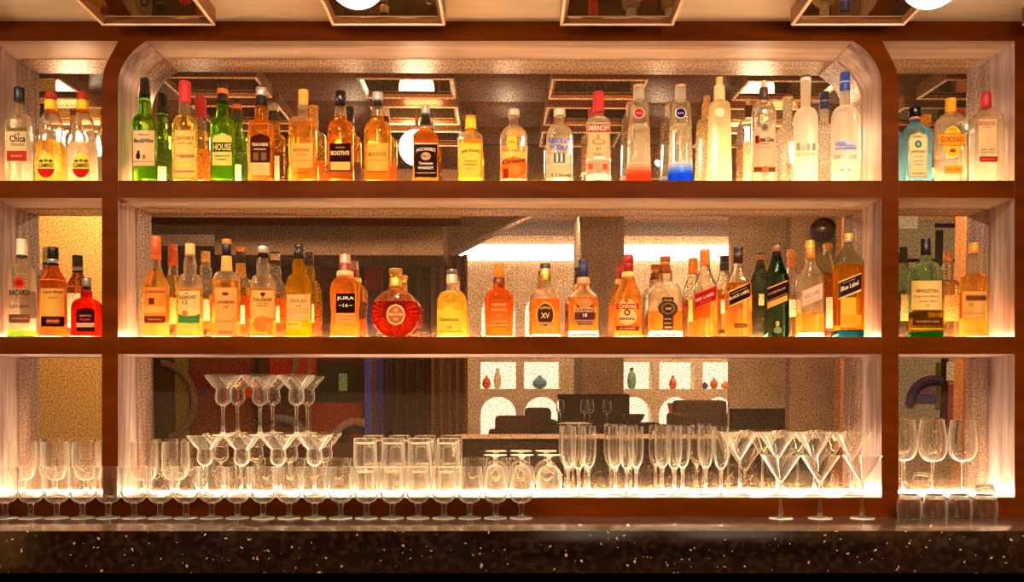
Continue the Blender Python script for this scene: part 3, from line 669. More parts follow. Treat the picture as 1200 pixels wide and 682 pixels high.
# lower left shelf
B(R2, g2L, 'clear white rum bottle with cream cap, red disc and black lettering, green tinted foot', cx=25.6, w=15, nw=6.4, yc=301, ynk=308, ysh=321, st='round', lvl=315, liq=L_CLEAR,
  caps=[(280.5, 301.2, 5.6, 6.2, (238, 218, 176), .4), (299, 301.6, 6.3, 6.5, (50, 36, 26), .4, 0, 'collar')], bk=(340, 372, 8, (150, 110, 80)),
  el=[('e', 15.8, 325, 29, 338, (206, 50, 30)), ('e', 18.5, 328, 26, 335, (160, 30, 20)), ('t', 22.7, 343, 23, 6.2, 'BACARDI', BLK), ('t', 22.7, 348.6, 19, 1.8, 'SUPERIOR', (196, 70, 40)), ('t', 22.7, 359, 22, 3.6, 'Carta Blanca', DK), ('r', 10.8, 368.5, 35, 378.5, (120, 70, 50)), ('t', 23, 373.5, 18, 2, 'WHITE RUM', (200, 160, 130)), ('w', 388, 396, G_GREEN)])
B(R2, g2L, 'dark amber spiced rum bottle with black cap and gold label over a black banner', cx=62, w=14.5, nw=6.4, yc=311, ynk=313, ysh=331, st='slope', lvl=314, liq=L_RED,
  caps=[(290, 311.4, 6, 6.3, BLK, .25), (304, 309, 6.4, 6.4, (180, 170, 160), .3, .5, 'cap_seal')], bk=(338, 380, 8, WHT),
  el=[('w', 329, 330, (230, 120, 60)), ('r', 48.5, 338, 75.5, 383, (226, 164, 70)), ('t', 62, 342.5, 24, 4, 'Captain Morgan', (70, 30, 12)), ('t', 62, 349, 12, 1.8, 'ORIGINAL', (120, 60, 20)), ('r', 48.5, 371, 75.5, 383, (36, 16, 12)), ('r', 54, 373, 70, 380, (120, 30, 20)), ('t', 62, 376.6, 14, 2.6, 'SPICED', (230, 170, 90))])
B(R2, g2L, 'short squat red liqueur bottle with black and silver cap and dark maroon label', cx=101.6, w=16.6, nw=6, yc=340, ynk=350, ysh=362, st='round', lvl=343, liq=L_RUM, sq=2.6, dr=.8,
  caps=[(326, 340.3, 4.6, 4.9, (40, 28, 24), .25), (327, 336, 5, 5, (190, 180, 170), .3, .6, 'cap_seal')],
  el=[('a', 89.5, 360.5, 111, 389, (84, 14, 10)), ('a', 91, 362, 109.5, 387.5, (50, 16, 12)), ('t', 100, 370, 14, 2, 'AMARULA', (220, 150, 110)), ('t', 100, 374.2, 12, 3, 'Rosso', (210, 60, 40)), ('r', 90, 378.5, 110.5, 383.5, (214, 160, 120))])

# lower middle shelf
B(R2, g2C, 'golden malt bottle with tall orange capsule and orange label over a brown band', cx=182.7, w=15, nw=6, nt=5.4, yc=304, ynk=312, ysh=337, st='slope', lvl=315, liq=L_GOLD,
  caps=[(277, 304.5, 5.4, 5.9, (236, 112, 36), .4), (284, 300, 5.8, 5.9, (222, 90, 26), .4, 0, 'capsule')], bk=(344, 376, 8, (250, 214, 130)),
  el=[('r', 168.7, 337, 194, 378.5, (238, 134, 52)), ('t', 181.4, 342, 23, 3, 'GLENMORANGIE', (130, 56, 20)), ('r', 174, 349, 181, 357, (150, 70, 26)), ('r', 175, 350, 180, 356, (100, 44, 16)), ('r', 168.7, 359, 194, 367, (246, 170, 76)), ('r', 169.5, 370.5, 193.5, 378.5, (120, 44, 20)), ('t', 181.4, 374.5, 16, 2, 'ORIGINAL', (230, 150, 80))])
B(R2, g2C, 'malt bottle with cream cap, pale label reading 12 and a green lower band', cx=222.8, w=14.6, nw=6.8, nt=5.8, yc=299, ynk=321, ysh=338, st='round', bulge=1.0, lvl=339, liq=L_GOLD,
  caps=[(286, 299.4, 5.5, 5.8, (242, 200, 130), .45)], bk=(346, 372, 8, WHT),
  el=[('r', 209.5, 341, 234, 379, (240, 196, 116)), ('t', 218, 343.8, 5, 2, 'THE', (110, 70, 30)), ('t', 220, 348.5, 20, 4.4, 'GLENLIVET', (90, 60, 30)), ('t', 217, 354.5, 6, 4.4, '12', (120, 80, 40)), ('r', 209.5, 366.5, 234, 379, (70, 130, 60)), ('e', 209, 362, 234, 370.5, (250, 206, 120)), ('e', 213.5, 363.5, 220.5, 371, (200, 120, 50))])
B(R2, g2C, 'malt bottle with black capsule topped orange and a tall tan label', cx=265.6, w=15, nw=6.2, nt=5.5, yc=300, ynk=318, ysh=330, st='round', sq=2.8, dr=.9, lvl=330, liq=L_AMB,
  caps=[(280.5, 286.5, 5.3, 5.6, (240, 140, 50), .4), (286.5, 300.5, 5.3, 5.3, (40, 20, 16), .35, 0, 'capsule'), (300.5, 318, 5.8, 6.6, (238, 180, 96), .5, 0, 'neck_label')], bk=(353, 376, 8, WHT),
  el=[('r', 252, 337, 277.5, 393, (236, 156, 78)), ('e', 260, 342.5, 268, 346.5, (110, 50, 20)), ('t', 264.6, 354, 20, 3.6, 'LONGMORN', (120, 56, 22)), ('t', 264.6, 359.6, 5, 3, '16', (120, 56, 22)), ('r', 253, 376, 277, 376.6, (180, 90, 40)), ('t', 264.6, 389.5, 15, 3, 'SCOTCH', (130, 50, 20))])
B(R2, g2C, 'malt bottle with silver cap, clear bulging neck and amber label with dark emblem', cx=308, w=14.9, nw=6.8, nt=5.9, yc=302, ynk=322, ysh=340, st='round', bulge=1.3, lvl=340, liq=L_AMB,
  caps=[(287, 302.4, 5.8, 6, (70, 48, 40), .2, .6), (289, 297, 6.1, 6.1, (226, 214, 200), .3, .5, 'cap_seal')], bk=(354, 374, 8, WHT),
  el=[('r', 294.5, 340.5, 321.5, 373, (242, 172, 84)), ('e', 305, 342.5, 311, 347, (80, 40, 20)), ('r', 307, 345, 308.6, 348.5, (80, 40, 20)), ('t', 307.8, 351.4, 22, 3.8, 'TALISKER', (110, 54, 22)), ('t', 308, 355.6, 12, 1.5, 'ISLE OF SKYE', (130, 70, 30)), ('t', 308, 358.4, 14, 1.5, 'SINGLE MALT', (130, 70, 30)), ('e', 297, 370, 318, 389, (230, 120, 40)), ('r', 312, 378, 319, 392, (236, 140, 56))])
B(R2, g2C, 'olive yellow malt bottle with black cap and peach label above a yellow strip', cx=350, w=15, nw=6.8, nt=5.6, yc=303, ynk=321, ysh=341, st='round', bulge=1.2, lvl=306, liq=liq((232, 206, 80), .36, (226, 186, 44)), glass=glass((236, 226, 150), 0, .05, 1.42),
  caps=[(287, 303.4, 5.3, 5.6, (48, 28, 20), .25)], bk=(352, 374, 8, (240, 226, 180)),
  el=[('r', 336, 345, 363.5, 375.5, (242, 172, 100)), ('t', 349.6, 352.6, 19, 4.2, 'CAOL ILA', (150, 80, 34)), ('t', 349.6, 358.6, 6, 2.4, '12', (150, 80, 34)), ('r', 337, 362.5, 362.5, 363, (180, 110, 60)), ('t', 349.6, 366, 20, 1.2, 'ISLAY SINGLE MALT', (170, 100, 50)), ('r', 336, 377, 354, 386, (240, 196, 60)), ('t', 344, 380, 12, 2, 'SCOTCH', (120, 80, 20))])
B(R2, g2C, 'orange malt bottle with a waisted body, brown capsule and black label reading 16', cx=404.3, w=17.4, wb=16.8, nw=8.6, nt=7.2, yc=318, ynk=326, ysh=342, st='round', waist=(368, 15.6), lvl=322, liq=L_COP,
  caps=[(297.5, 318.3, 5.6, 7.2, (150, 60, 40), .3, .3), (298.5, 309, 6.3, 6.8, (206, 150, 120), .3, .5, 'cap_seal'), (318, 324, 9.6, 9.8, (244, 196, 130), .5, 0, 'collar')],
  el=[('t', 402, 321, 13, 2.8, 'JURA', (130, 70, 40)), ('r', 394, 344, 415.8, 366.8, (34, 16, 12)), ('t', 404.8, 350, 20, 4.6, 'JURA', (246, 220, 180)), ('t', 404.8, 358, 6, 4, '16', (246, 220, 180)), ('r', 397, 357.6, 400.5, 358.4, (246, 220, 180)), ('r', 409, 357.6, 412.6, 358.4, (246, 220, 180)), ('r', 394, 367.5, 415.8, 378.5, (248, 150, 70)), ('t', 405, 370.6, 18, 1.5, 'SINGLE MALT SCOTCH', (140, 60, 24)), ('t', 405, 374.4, 14, 1.5, 'WHISKY', (140, 60, 24))])
# round flattened cognac bottle
circ = []
for i in range(19):
    a = -PI / 2 + .32 + (PI - .62) * i / 18
    circ.append((367.5 - 29 * math.sin(a), 29 * math.cos(a), 1))
circ = [(396.4, 9.0, 1), (396.0, 11, 1)] + circ + [(337.2, 8.2, 0), (335.5, 7.2, 0), (330, 7, 0), (323, 7, 0)]
xo = B(R2, g2C, 'round flat cognac bottle of dark red spirit with fluted rays and an oval gold medallion', cx=463.6, w=29, nw=7, yc=324, ynk=337, out=circ, dr=.42, sq=2.0, lvl=354, liq=L_XO, glass=glass((250, 240, 220), .0, .08, 1.42), inl=.0012,
  caps=[(315, 323.6, 8.2, 7.6, (236, 186, 84), .25, .7), (323.6, 337, 6.9, 7.4, (230, 172, 66), .3, .6, 'neck_label')],
  el=[('e', 453, 356.5, 474.5, 381.5, (240, 190, 110)), ('e', 454.8, 358.5, 472.7, 379.5, (190, 84, 44)), ('t', 463.7, 368.6, 15, 3, 'REMY MARTIN', (246, 200, 130)), ('e', 461, 361.5, 466.5, 366, (230, 150, 90)), ('t', 463.7, 374, 6, 3, 'XO', (246, 200, 130))])
m = MB()
for i in range(30):
    a = 2 * PI * (i + .5) / 30
    if 1.05 < a < 2.1: continue
    p0 = Vector((math.cos(a) * .041, 0, math.sin(a) * .047)); p1 = Vector((math.cos(a) * .081, 0, math.sin(a) * .081))
    zc_ = (396.4 - 368) * SB
    pts = []
    for k in range(7):
        q = p0.lerp(p1, k / 6); ax = 29 * SB
        rr = min(math.hypot(q.x, q.z) / ax, .97)
        pts.append((q.x, -.42 * ax * math.sqrt(1 - rr * rr) + .0006, max(q.z + zc_, .004)))
    m.tube(pts, [.0012, .002, .0024, .0026, .0026, .0022, .0014], glass((250, 190, 140), 0, .10, 1.42, (250, 140, 70)), 6)
m.build('fluting', xo)
B(R2, g2C, 'pale yellow malt bottle with silver stopper, right of the round cognac bottle', cx=529.6, w=17.6, nw=7.4, nt=6, yc=332, ynk=341, ysh=358, st='round', lvl=343, liq=L_HONEY, Y=.07,
  caps=[(316, 322, 6, 6, (150, 130, 110), .3, .7), (322, 333, 6, 6.6, (236, 190, 150), .35, .3, 'capsule')],
  el=[('r', 512.5, 363, 541, 389, (240, 196, 60)), ('e', 519, 360, 533, 368, (240, 196, 60)), ('t', 526.5, 374.4, 21, 4, 'Dalwhinnie', (150, 110, 20)), ('t', 526.5, 383.4, 5, 3, '15', (150, 110, 20)), ('r', 512.5, 388.6, 541, 389.4, (130, 84, 20))])
B(R2, g2C, 'copper coloured whisky bottle with orange cap and raised lettering instead of a paper label', cx=584.8, w=17.2, wb=15.8, nw=7, nt=6.2, yc=326, ynk=339, ysh=354, st='round', lvl=330, liq=L_RED,
  caps=[(309, 325.6, 5.8, 6.1, (246, 140, 44), .35), (325.6, 332.5, 6.4, 7.2, (120, 30, 16), .3, .2, 'collar')],
  el=[('t', 584.8, 357, 16, 3.6, 'CHIVAS', (240, 160, 110)), ('t', 584.8, 363, 18, 3, 'REGAL', (230, 150, 100)), ('e', 580.5, 367, 589, 373, (214, 110, 60)), ('t', 584.8, 377, 20, 2.4, 'EXTRA', (230, 150, 100)), ('r', 574.5, 381, 595.5, 381.8, (240, 170, 110)), ('r', 574.5, 383, 595.5, 383.6, (150, 50, 20))])
B(R2, g2C, 'square shouldered whisky bottle with dark topped gold cap and dark oval crest reading XV', cx=639, w=17, nw=7, nt=6.4, yc=327, ynk=339, ysh=351, st='round', sq=3.2, dr=.85, lvl=352, liq=L_COP, base=.01,
  caps=[(309, 315, 6, 6.2, (70, 46, 26), .35), (315, 323, 5.6, 6.4, (236, 176, 84), .3, .5, 'capsule'), (323, 329.5, 6.8, 6.9, (190, 130, 30), .3, .6, 'collar')],
  el=[('e', 628.5, 354, 649.5, 384, (226, 160, 70)), ('e', 629.8, 355.6, 648.2, 382.4, (74, 40, 22)), ('t', 639, 361, 12, 2.8, 'CHIVAS', (236, 186, 110), 0, .8), ('t', 639, 370, 10, 6.4, 'XV', (240, 196, 130)), ('r', 629, 377.5, 649, 380.5, (200, 130, 60)), ('a', 631, 382.5, 647, 388.5, (226, 150, 60))])
B(R2, g2C, 'whisky bottle with navy cap, sloping shoulders and dark crest reading 18', cx=683.5, w=17.2, nw=7.2, yc=325, ynk=334, ysh=349, st='cone', sq=2.8, dr=.85, lvl=350, liq=L_COP, base=.022, 
  caps=[(304.5, 325.5, 5.6, 6, (44, 42, 78), .4), (312, 312.8, 5.9, 5.9, (120, 120, 150), .4, 0, 'cap_seal'), (325.5, 333, 7.3, 7.5, (240, 176, 124), .5, 0, 'neck_label')],
  el=[('e', 673.5, 353, 697.5, 385, (96, 48, 30)), ('e', 677, 349.5, 694, 361, (200, 130, 70)), ('r', 673, 360.5, 698, 366, (226, 160, 100)), ('t', 685.5, 363.4, 22, 4, 'CHIVAS', (60, 30, 30)), ('e', 680.5, 365.5, 690.5, 373.5, (48, 40, 76)), ('t', 685.5, 369.5, 5, 4.4, '18', (236, 210, 180)), ('r', 674, 375, 697, 379.5, (200, 130, 80)), ('t', 685.5, 377.3, 20, 2.6, 'REGAL', (60, 34, 40)), ('a', 678, 380.5, 693, 386, (226, 140, 60))])
B(R2, g2C, 'golden whisky bottle with crumpled red cap and label with red bands and a round crest', cx=736.2, w=15.8, nw=6.8, yc=319, ynk=324, ysh=349, st='slope', lvl=326, liq=L_AMB,
  caps=[(299, 319.4, 5.6, 6, (176, 24, 20), .4), (301, 309, 6.1, 6.1, (190, 40, 34), .4, 0, 'cap_seal'), (319, 325, 7.4, 7.6, (246, 208, 120), .5, 0, 'collar')], bk=(358, 384, 8, WHT),
  el=[('e', 725, 349.5, 744, 368, (242, 180, 100)), ('e', 731.5, 349.5, 737, 355, (200, 80, 40)), ('r', 722.5, 356, 748.5, 362.5, (176, 40, 24)), ('t', 735.4, 359.3, 20, 4.4, 'CHIVAS', (246, 206, 140)), ('e', 725, 362.5, 746, 381, (244, 190, 120)), ('e', 731.5, 362.5, 738.5, 370, (96, 40, 24)), ('e', 733, 364, 737, 368.5, (230, 160, 100)), ('t', 735.4, 373.6, 18, 3, 'REGAL', (90, 30, 20)), ('r', 722.5, 382.5, 748.5, 387.5, (150, 36, 22)), ('t', 735.4, 385, 18, 2, '12 YEARS', (240, 190, 130))])
B(R2, g2C, 'wide half empty whisky bottle with wooden stopper and dark cross shaped label', cx=779.6, w=19.6, nw=8.2, nt=7.8, yc=318, ynk=330, ysh=350, st='round', lvl=366, liq=L_COP, base=.022, sq=2.5, dr=.85,
  caps=[(301, 307, 6.2, 6, (170, 96, 44), .6), (307, 311, 5.4, 5.4, (214, 150, 80), .5, 0, 'collar'), (311, 319.5, 6, 7.2, (150, 74, 36), .6, 0, 'stopper')],
  el=[('e', 771.5, 352, 794, 371, (70, 44, 28)), ('r', 776, 348.5, 789.5, 353, (70, 44, 28)), ('r', 777, 368, 788.5, 386.5, (70, 44, 28)), ('e', 774, 354.3, 791.5, 369, (120, 84, 50)), ('e', 777.5, 357, 788, 366.5, (50, 30, 22)), ('t', 782.7, 361.8, 7, 3, 'XII', (226, 176, 110)), ('t', 782.7, 352, 9, 1.8, 'SPECIAL', (226, 176, 110)), ('t', 782.7, 374, 8, 2, 'ROYAL', (226, 176, 110)), ('t', 782.7, 379, 8, 2, 'BLEND', (226, 176, 110)), ('r', 778.5, 382.5, 787, 385, (226, 166, 90))])
JW = dict(st='slope', sq=5.5, dr=.92)
B(R2, g2C, 'square whisky bottle with orange cap and slanted red label', cx=826, w=13.2, nw=6.2, nt=5.8, yc=311, ynk=314, ysh=340, lvl=352, liq=L_COP,
  caps=[(293, 311.4, 5.8, 6, (244, 140, 50), .35), (301, 302, 6.1, 6.1, (200, 100, 40), .35, 0, 'cap_seal')], bk=(345, 372, 8, (240, 206, 150)),
  el=[('s', 812.9, 345.6, 839.2, 334.6, 17, (206, 90, 50)), ('s', 812.9, 346.4, 839.2, 335.4, 15.4, (176, 24, 20)), ('t', 826, 348.2, 22, 3.4, 'RED LABEL', (240, 190, 150), .42), ('t', 827, 353, 12, 1.6, 'SCOTCH', (210, 110, 80), .42)], **JW)
B(R2, g2C, 'square whisky bottle with black cap and slanted black label edged in gold', cx=865, w=14, nw=6.2, nt=5.6, yc=308, ynk=311, ysh=336, lvl=333, liq=L_COP,
  caps=[(290, 308.5, 5.5, 5.7, (56, 24, 16), .3), (298, 299, 5.8, 5.8, (150, 110, 80), .35, 0, 'cap_seal')], bk=(345, 362, 7, WHT),
  el=[('s', 852.4, 342.2, 878.8, 330.6, 19, (240, 176, 90)), ('s', 853.2, 343.6, 878.8, 332, 15.6, (40, 18, 12)), ('t', 866.5, 345.4, 23, 3.6, 'BLACK LABEL', (236, 206, 160), .44), ('t', 866.5, 340.8, 18, 1.6, 'SCOTCH WHISKY', (190, 140, 90), .44), ('r', 861, 379.5, 875, 384, (60, 26, 16)), ('t', 868, 381.8, 11, 2, '12 YEARS', (230, 160, 90))], **JW)
B(R2, g2C, 'dark green square whisky bottle with slanted black label above a gold stripe', cx=910, w=12.8, nw=5.8, nt=4.8, yc=300, ynk=302, ysh=330, lvl=306, glass=G_DARK, liq=None,
  caps=[(286, 300.5, 4.9, 5.1, (44, 24, 20), .3), (288, 295, 5.2, 5.2, (170, 110, 84), .4, .3, 'cap_seal')], bk=(338, 352, 5, (230, 220, 200)),
  el=[('s', 898, 338.5, 922.8, 328.2, 24, (236, 160, 70)), ('s', 898, 340, 922.8, 329.7, 13.5, (40, 20, 14)), ('t', 910.4, 341.2, 20, 2.6, 'DOUBLE BLACK', (220, 150, 100), .41), ('s', 898, 354, 922.8, 343.7, 1.6, (60, 30, 14)), ('e', 909, 376, 913.4, 383, (200, 160, 80)), ('e', 907, 383, 916, 391, (120, 130, 90))], **JW)
B(R2, g2C, 'nearly empty rounded whisky bottle with orange foil cap and slanted peach label', cx=949, w=14.7, nw=6, nt=5.4, yc=303, ynk=307, ysh=328, st='slope', sq=3.4, dr=.9, lvl=368, liq=L_AMB, base=.016,
  caps=[(282, 291, 5.2, 6, (246, 176, 70), .3, .4), (291, 303.6, 5.2, 5.6, (240, 150, 60), .35, .2, 'capsule')], bk=(345, 366, 7, WHT),
  el=[('s', 939.5, 341.5, 963.5, 330.8, 19.5, (206, 130, 90)), ('s', 940.3, 342.3, 963.5, 331.9, 17.5, (242, 184, 146)), ('t', 952, 344.6, 18, 5, 'GOLD LABEL', (170, 110, 80), .43), ('t', 952, 351.6, 14, 1.6, 'RESERVE', (180, 120, 90), .43)])
B(R2, g2C, 'square whisky bottle with round gold stopper, slanted navy label and blue glass foot', cx=994, w=15.2, nw=5.4, nt=5.2, yc=284, ynk=288, ysh=310, st='slope', sq=5.5, dr=.95, lvl=312, liq=liq((236, 200, 90), .36, (226, 160, 40)), base=.026, gbase=glass((90, 160, 180), 0, .12, 1.4, (60, 130, 150)), glass=glass((240, 240, 222), 0, .05, 1.42),
  caps=[(274, 279.5, 5.4, 6, (240, 160, 60), .3, .3), (279.5, 284.6, 5.4, 5.2, (214, 190, 150), .2, .5, 'collar')], bk=(342, 380, 6, WHT),
  el=[('s', 981, 331, 1009, 319.6, 21.5, (226, 186, 110)), ('s', 982, 332.4, 1009, 321.2, 17.6, (44, 24, 40)), ('t', 995.8, 335.2, 20, 5.4, 'Blue Label', (244, 216, 160), .42), ('t', 995, 329.6, 14, 1.4, 'SCOTCH WHISKY', (200, 160, 120), .42), ('r', 985.4, 349, 1003, 384, (244, 166, 52)), ('r', 985, 369, 1009, 381, (240, 150, 40)), ('r', 985.4, 384, 1003, 385, (140, 70, 20))])

# lower right shelf
B(R2, g2R, 'large pale green whisky bottle with black cap and wide cream label', cx=1084.8, w=18.8, nw=5.8, nt=5.8, yc=299, ynk=306.5, ysh=326, st='round', bulge=.9, lvl=366, glass=G_PALEGREEN, liq=liq((200, 180, 70), .2, (150, 120, 30)), gbase=glass((30, 100, 66), 0, .03, 1.4, (10, 60, 34)), base=.02,
  caps=[(280, 299.4, 5.4, 5.7, (40, 18, 14), .35)], bk=(340, 372, 9, CREAM), 
  el=[('r', 1068.5, 329, 1103.5, 364, (238, 192, 110)), ('t', 1086.6, 341, 24, 4, 'SINGLETON', (110, 54, 20)), ('t', 1075.6, 341.4, 4, 2, 'THE', (110, 54, 20)), ('t', 1086, 347.6, 28, 2.6, 'Single Malt Scotch', (170, 110, 50)), ('t', 1087, 353, 20, 2.2, 'of Glen Ord', (170, 110, 50)), ('t', 1087, 358, 4, 3, '12', (120, 70, 30)), ('r', 1068.5, 363, 1103.5, 364, (170, 110, 40)), ('r', 1070, 372.5, 1103.5, 381.5, (74, 36, 16)), ('t', 1087, 377, 26, 2.4, 'MATURED IN CASKS', (206, 140, 70)), ('r', 1068.5, 385, 1103.5, 386, (200, 160, 60))])
B(R2, g2R, 'amber malt bottle with mustard yellow cap, clear neck and tan label with a dark banner', cx=1141, w=15.2, nw=6, nt=5.6, yc=297, ynk=320, ysh=332, st='round', bulge=1.2, lvl=322, liq=L_AMB,
  caps=[(285, 297.4, 5.4, 5.7, (242, 160, 56), .4)], bk=(340, 372, 9, (236, 180, 110)),
  el=[('r', 1127.5, 341.5, 1155.5, 372.5, (228, 160, 80)), ('r', 1132, 346, 1155.8, 352.6, (150, 84, 40)), ('t', 1144, 349.4, 22, 3.6, 'CRAGGANMORE', (60, 30, 16)), ('t', 1138.5, 357, 4.6, 3.6, '12', (130, 70, 30)), ('r', 1128, 367, 1155, 367.5, (170, 100, 50)), ('t', 1142, 388, 22, 2, 'SPEYSIDE', (160, 60, 20))])
# ---------------------------------------------------------------- stemware
def stem_glass(kind, H):
    """returns meshes for the bowl, the stem and the foot of a clear glass of height H; local z = 0 at the foot"""
    def shell(outer, t, close_bottom):
        inner = [(z_ + (t * close_bottom if i == 0 else 0), max(r - t, .0005)) for i, (z_, r) in enumerate(outer)]
        prof = outer + list(reversed([(z_, r) for z_, r in inner[1:]])) + [(outer[0][0] + t * 2.2, .0006)]
        return MB().lathe([(outer[0][0], .0006)] + prof, M_GLS, 40)
    parts = {}
    if kind == 'goblet':
        R = H * .2495; zb = H * .30
        o = [(zb, .009)]
        for i in range(1, 11):
            a = i / 10 * PI / 2; o.append((zb + H * .27 * (1 - math.cos(a)), .009 + (R - .009) * math.sin(a) ** .8))
        o += [(H * .72, R * 1.0), (H * .87, R * .985), (H, R * .955)]
        parts['bowl'] = shell(o, .0030, 1)
        parts['stem'] = MB().lathe([(.0062, .014), (.010, .0108), (.016, .0090), (H * .15, .0080), (H * .22, .0084), (H * .27, .0108), (zb - .0004, .0125)], M_GLS, 24)
        parts['foot'] = MB().lathe([(0, R * .88), (.0012, R * .9), (.0026, R * .88), (.0040, R * .5), (.0058, .014)], M_GLS, 36)
    elif kind == 'wine':
        R = H * .178; zb = H * .455; o = [(zb, .005)]
        for i in range(1, 13):
            a = i / 12 * PI * .5; o.append((zb + H * .20 * (1 - math.cos(a)), .005 + (R - .005) * math.sin(a) ** .75))
        o += [(H * .76, R * .98), (H * .88, R * .9), (H, R * .80)]
        parts['bowl'] = shell(o, .0024, 1)
        parts['stem'] = MB().lathe([(.0052, .009), (.012, .0056), (.03, .0042), (H * .3, .004), (zb - .004, .006), (zb - .0004, .008)], M_GLS, 20)
        parts['foot'] = MB().lathe([(0, R * .82), (.0012, R * .84), (.0024, R * .8), (.0034, R * .4), (.0048, .011)], M_GLS, 36)
    elif kind == 'flute':
        R = .0265; zb = H * .40; o = [(zb, .004)]
        for i in range(1, 11):
            a = i / 10 * PI / 2; o.append((zb + H * .26 * (1 - math.cos(a)), .004 + (R - .004) * math.sin(a) ** .8))
        o += [(H * .8, R), (H * .92, R * .97), (H, R * .92)]
        parts['bowl'] = shell(o, .0024, 1)
        parts['stem'] = MB().lathe([(.0058, .010), (.014, .0062), (.035, .0045), (H * .3, .0045), (zb - .008, .0075), (zb - .0004, .0105)], M_GLS, 20)
        parts['foot'] = MB().lathe([(0, .029), (.0012, .030), (.0024, .029), (.004, .016), (.0054, .011)], M_GLS, 36)
    elif kind == 'martini':
        R = .0662; zb = H * .58
        o = [(zb, .004), (zb + .003, .008), (zb + .008, .0125), (H * .7, .0125 + (R - .0125) * (H * .7 - zb - .008) / (H - zb - .008)), (H * .85, .0125 + (R - .0125) * (H * .85 - zb - .008) / (H - zb - .008)), (H, R)]
        parts['bowl'] = shell(o, .0024, 1)
        parts['stem'] = MB().lathe([(.0058, .011), (.016, .007), (.04, .0045), (H * .4, .0032), (zb - .01, .0045), (zb - .0004, .0075)], M_GLS, 20)
        parts['foot'] = MB().lathe([(0, .040), (.0012, .041), (.0024, .040), (.004, .02), (.0054, .012)], M_GLS, 36)
    elif kind == 'margarita':
        R = .0647; zb = H * .50
        o = [(zb, .004)]
        for i in range(1, 9):
            a = i / 8 * PI / 2; o.append((zb + .026 * (1 - math.cos(a)), .004 + .0245 * math.sin(a) ** .9))
        o += [(zb + .045, .027), (zb + .055, .025), (zb + .062, .029), (zb + .069, .038), (H - .022, .049), (H - .010, .060), (H, R)]
        parts['bowl'] = shell(o, .0028, 1)
        parts['stem'] = MB().lathe([(.0058, .011), (.016, .0075), (.04, .0052), (H * .3, .005), (zb - .01, .0062), (zb - .0004, .010)], M_GLS, 20)
        parts['foot'] = MB().lathe([(0, .036), (.0012, .037), (.0024, .036), (.004, .018), (.0054, .012)], M_GLS, 36)
    elif kind == 'snifter':        # foot at z = 0 in the right way up
        R = H * .318; zb = H * .26; o = [(zb, .006)]
        for i in range(1, 14):
            a = i / 13 * PI * .5; o.append((zb + H * .36 * (1 - math.cos(a)), .006 + (R - .006) * math.sin(a) ** .8))
        o += [(H * .72, R * .98), (H * .84, R * .88), (H * .93, R * .76), (H, R * .66)]
        parts['bowl'] = shell(o, .0028, 1)
        parts['stem'] = MB().lathe([(.0058, .013), (.011, .008), (H * .15, .006), (zb - .008, .0085), (zb - .0004, .012)], M_GLS, 20)
        parts['foot'] = MB().lathe([(0, .040), (.0014, .0412), (.0028, .040), (.0042, .02), (.0054, .014)], M_GLS, 36)
    elif kind == 'tumbler':
        R = .0425
        o = [(0, R * .9), (.002, R * .93), (.006, R * .95), (H * .5, R * .975), (H, R)]
        prof = o + [(H, R - .0028), (H * .5, R * .975 - .003), (.022, R * .93 - .0034), (.017, R * .8), (.0155, .001)]
        parts['glass_wall'] = MB().lathe([(0, .001)] + prof, M_GLS, 40)
    elif kind == 'shot':
        R = .0330
        prof = [(0, R * .72), (.002, R * .8), (H * .5, R * .96), (H, R), (H, R - .002), (H * .5, R * .9), (.010, R * .74), (.008, .001)]
        parts['glass_wall'] = MB().lathe([(0, .001)] + prof, M_GLS, 36)
    elif kind == 'whisky':
        R = .0416
        o = [(0, R * .66), (.002, R * .70), (H * .16, R * .86), (H * .4, R * .98), (H * .62, R), (H * .85, R * .96), (H, R * .9)]
        prof = o + [(H, R * .9 - .0022), (H * .85, R * .96 - .0024), (H * .62, R - .0026), (H * .4, R * .98 - .003), (H * .22, R * .8), (.014, .001)]
        parts['glass_wall'] = MB().lathe([(0, .001)] + prof, M_GLS, 40)
    return {k: m.mesh(k, angle=50) for k, m in parts.items()}

PROTO = {}
def place_glass(kind, name, H, x, y, z, label, group, flip=False, cat='wine glass', rz=None):
    key = (kind, H)
    loc = (x, y, z + (H if flip else 0))
    if key not in PROTO:
        PROTO[key] = stem_glass(kind, H)
    root = empty(name, loc, label, cat, group, rz=rz or 0.0)
    if flip: root.rotation_euler = (PI, 0, root.rotation_euler.z)
    for part, me in PROTO[key].items(): link(part, me, root)
    return root
def PX(px, y): return (px - VX) * (D + y) / F

ORD = ['first', 'second', 'third', 'fourth', 'fifth', 'sixth', 'seventh', 'eighth', 'ninth', 'tenth', 'eleventh', 'twelfth', 'thirteenth', 'fourteenth', 'fifteenth', 'sixteenth', 'seventeenth', 'eighteenth', 'nineteenth', 'twentieth', 'twenty-first']
ZCT = ZC + .131 - .131
ZTOP = ZC + 0.0
ZT = CAMZ - .36 + .0003                      # counter surface
Z3 = Z0(583) + .0006                         # floor of the lowest compartments
yg = -.052
for i in range(21):
    place_glass('goblet', 'wine_goblet', .1765, PX(6 + 30.25 * i, yg), yg, ZT, 'short clear goblet on the counter, %s from the left in the front row' % ORD[i], 'goblets in the front row on the counter', cat='goblet')
for cxs, where in (((26.5, 64.5, 101.5), 'left'), ((169, 206), 'middle')):
    for i, px in enumerate(cxs):
        place_glass('goblet', 'wine_goblet', .193, PX(px, .058), .058, Z3, 'larger clear goblet in the bottom %s compartment behind the front row, %s from the left' % (where, ORD[i]), 'goblets standing in the shelving', cat='goblet')
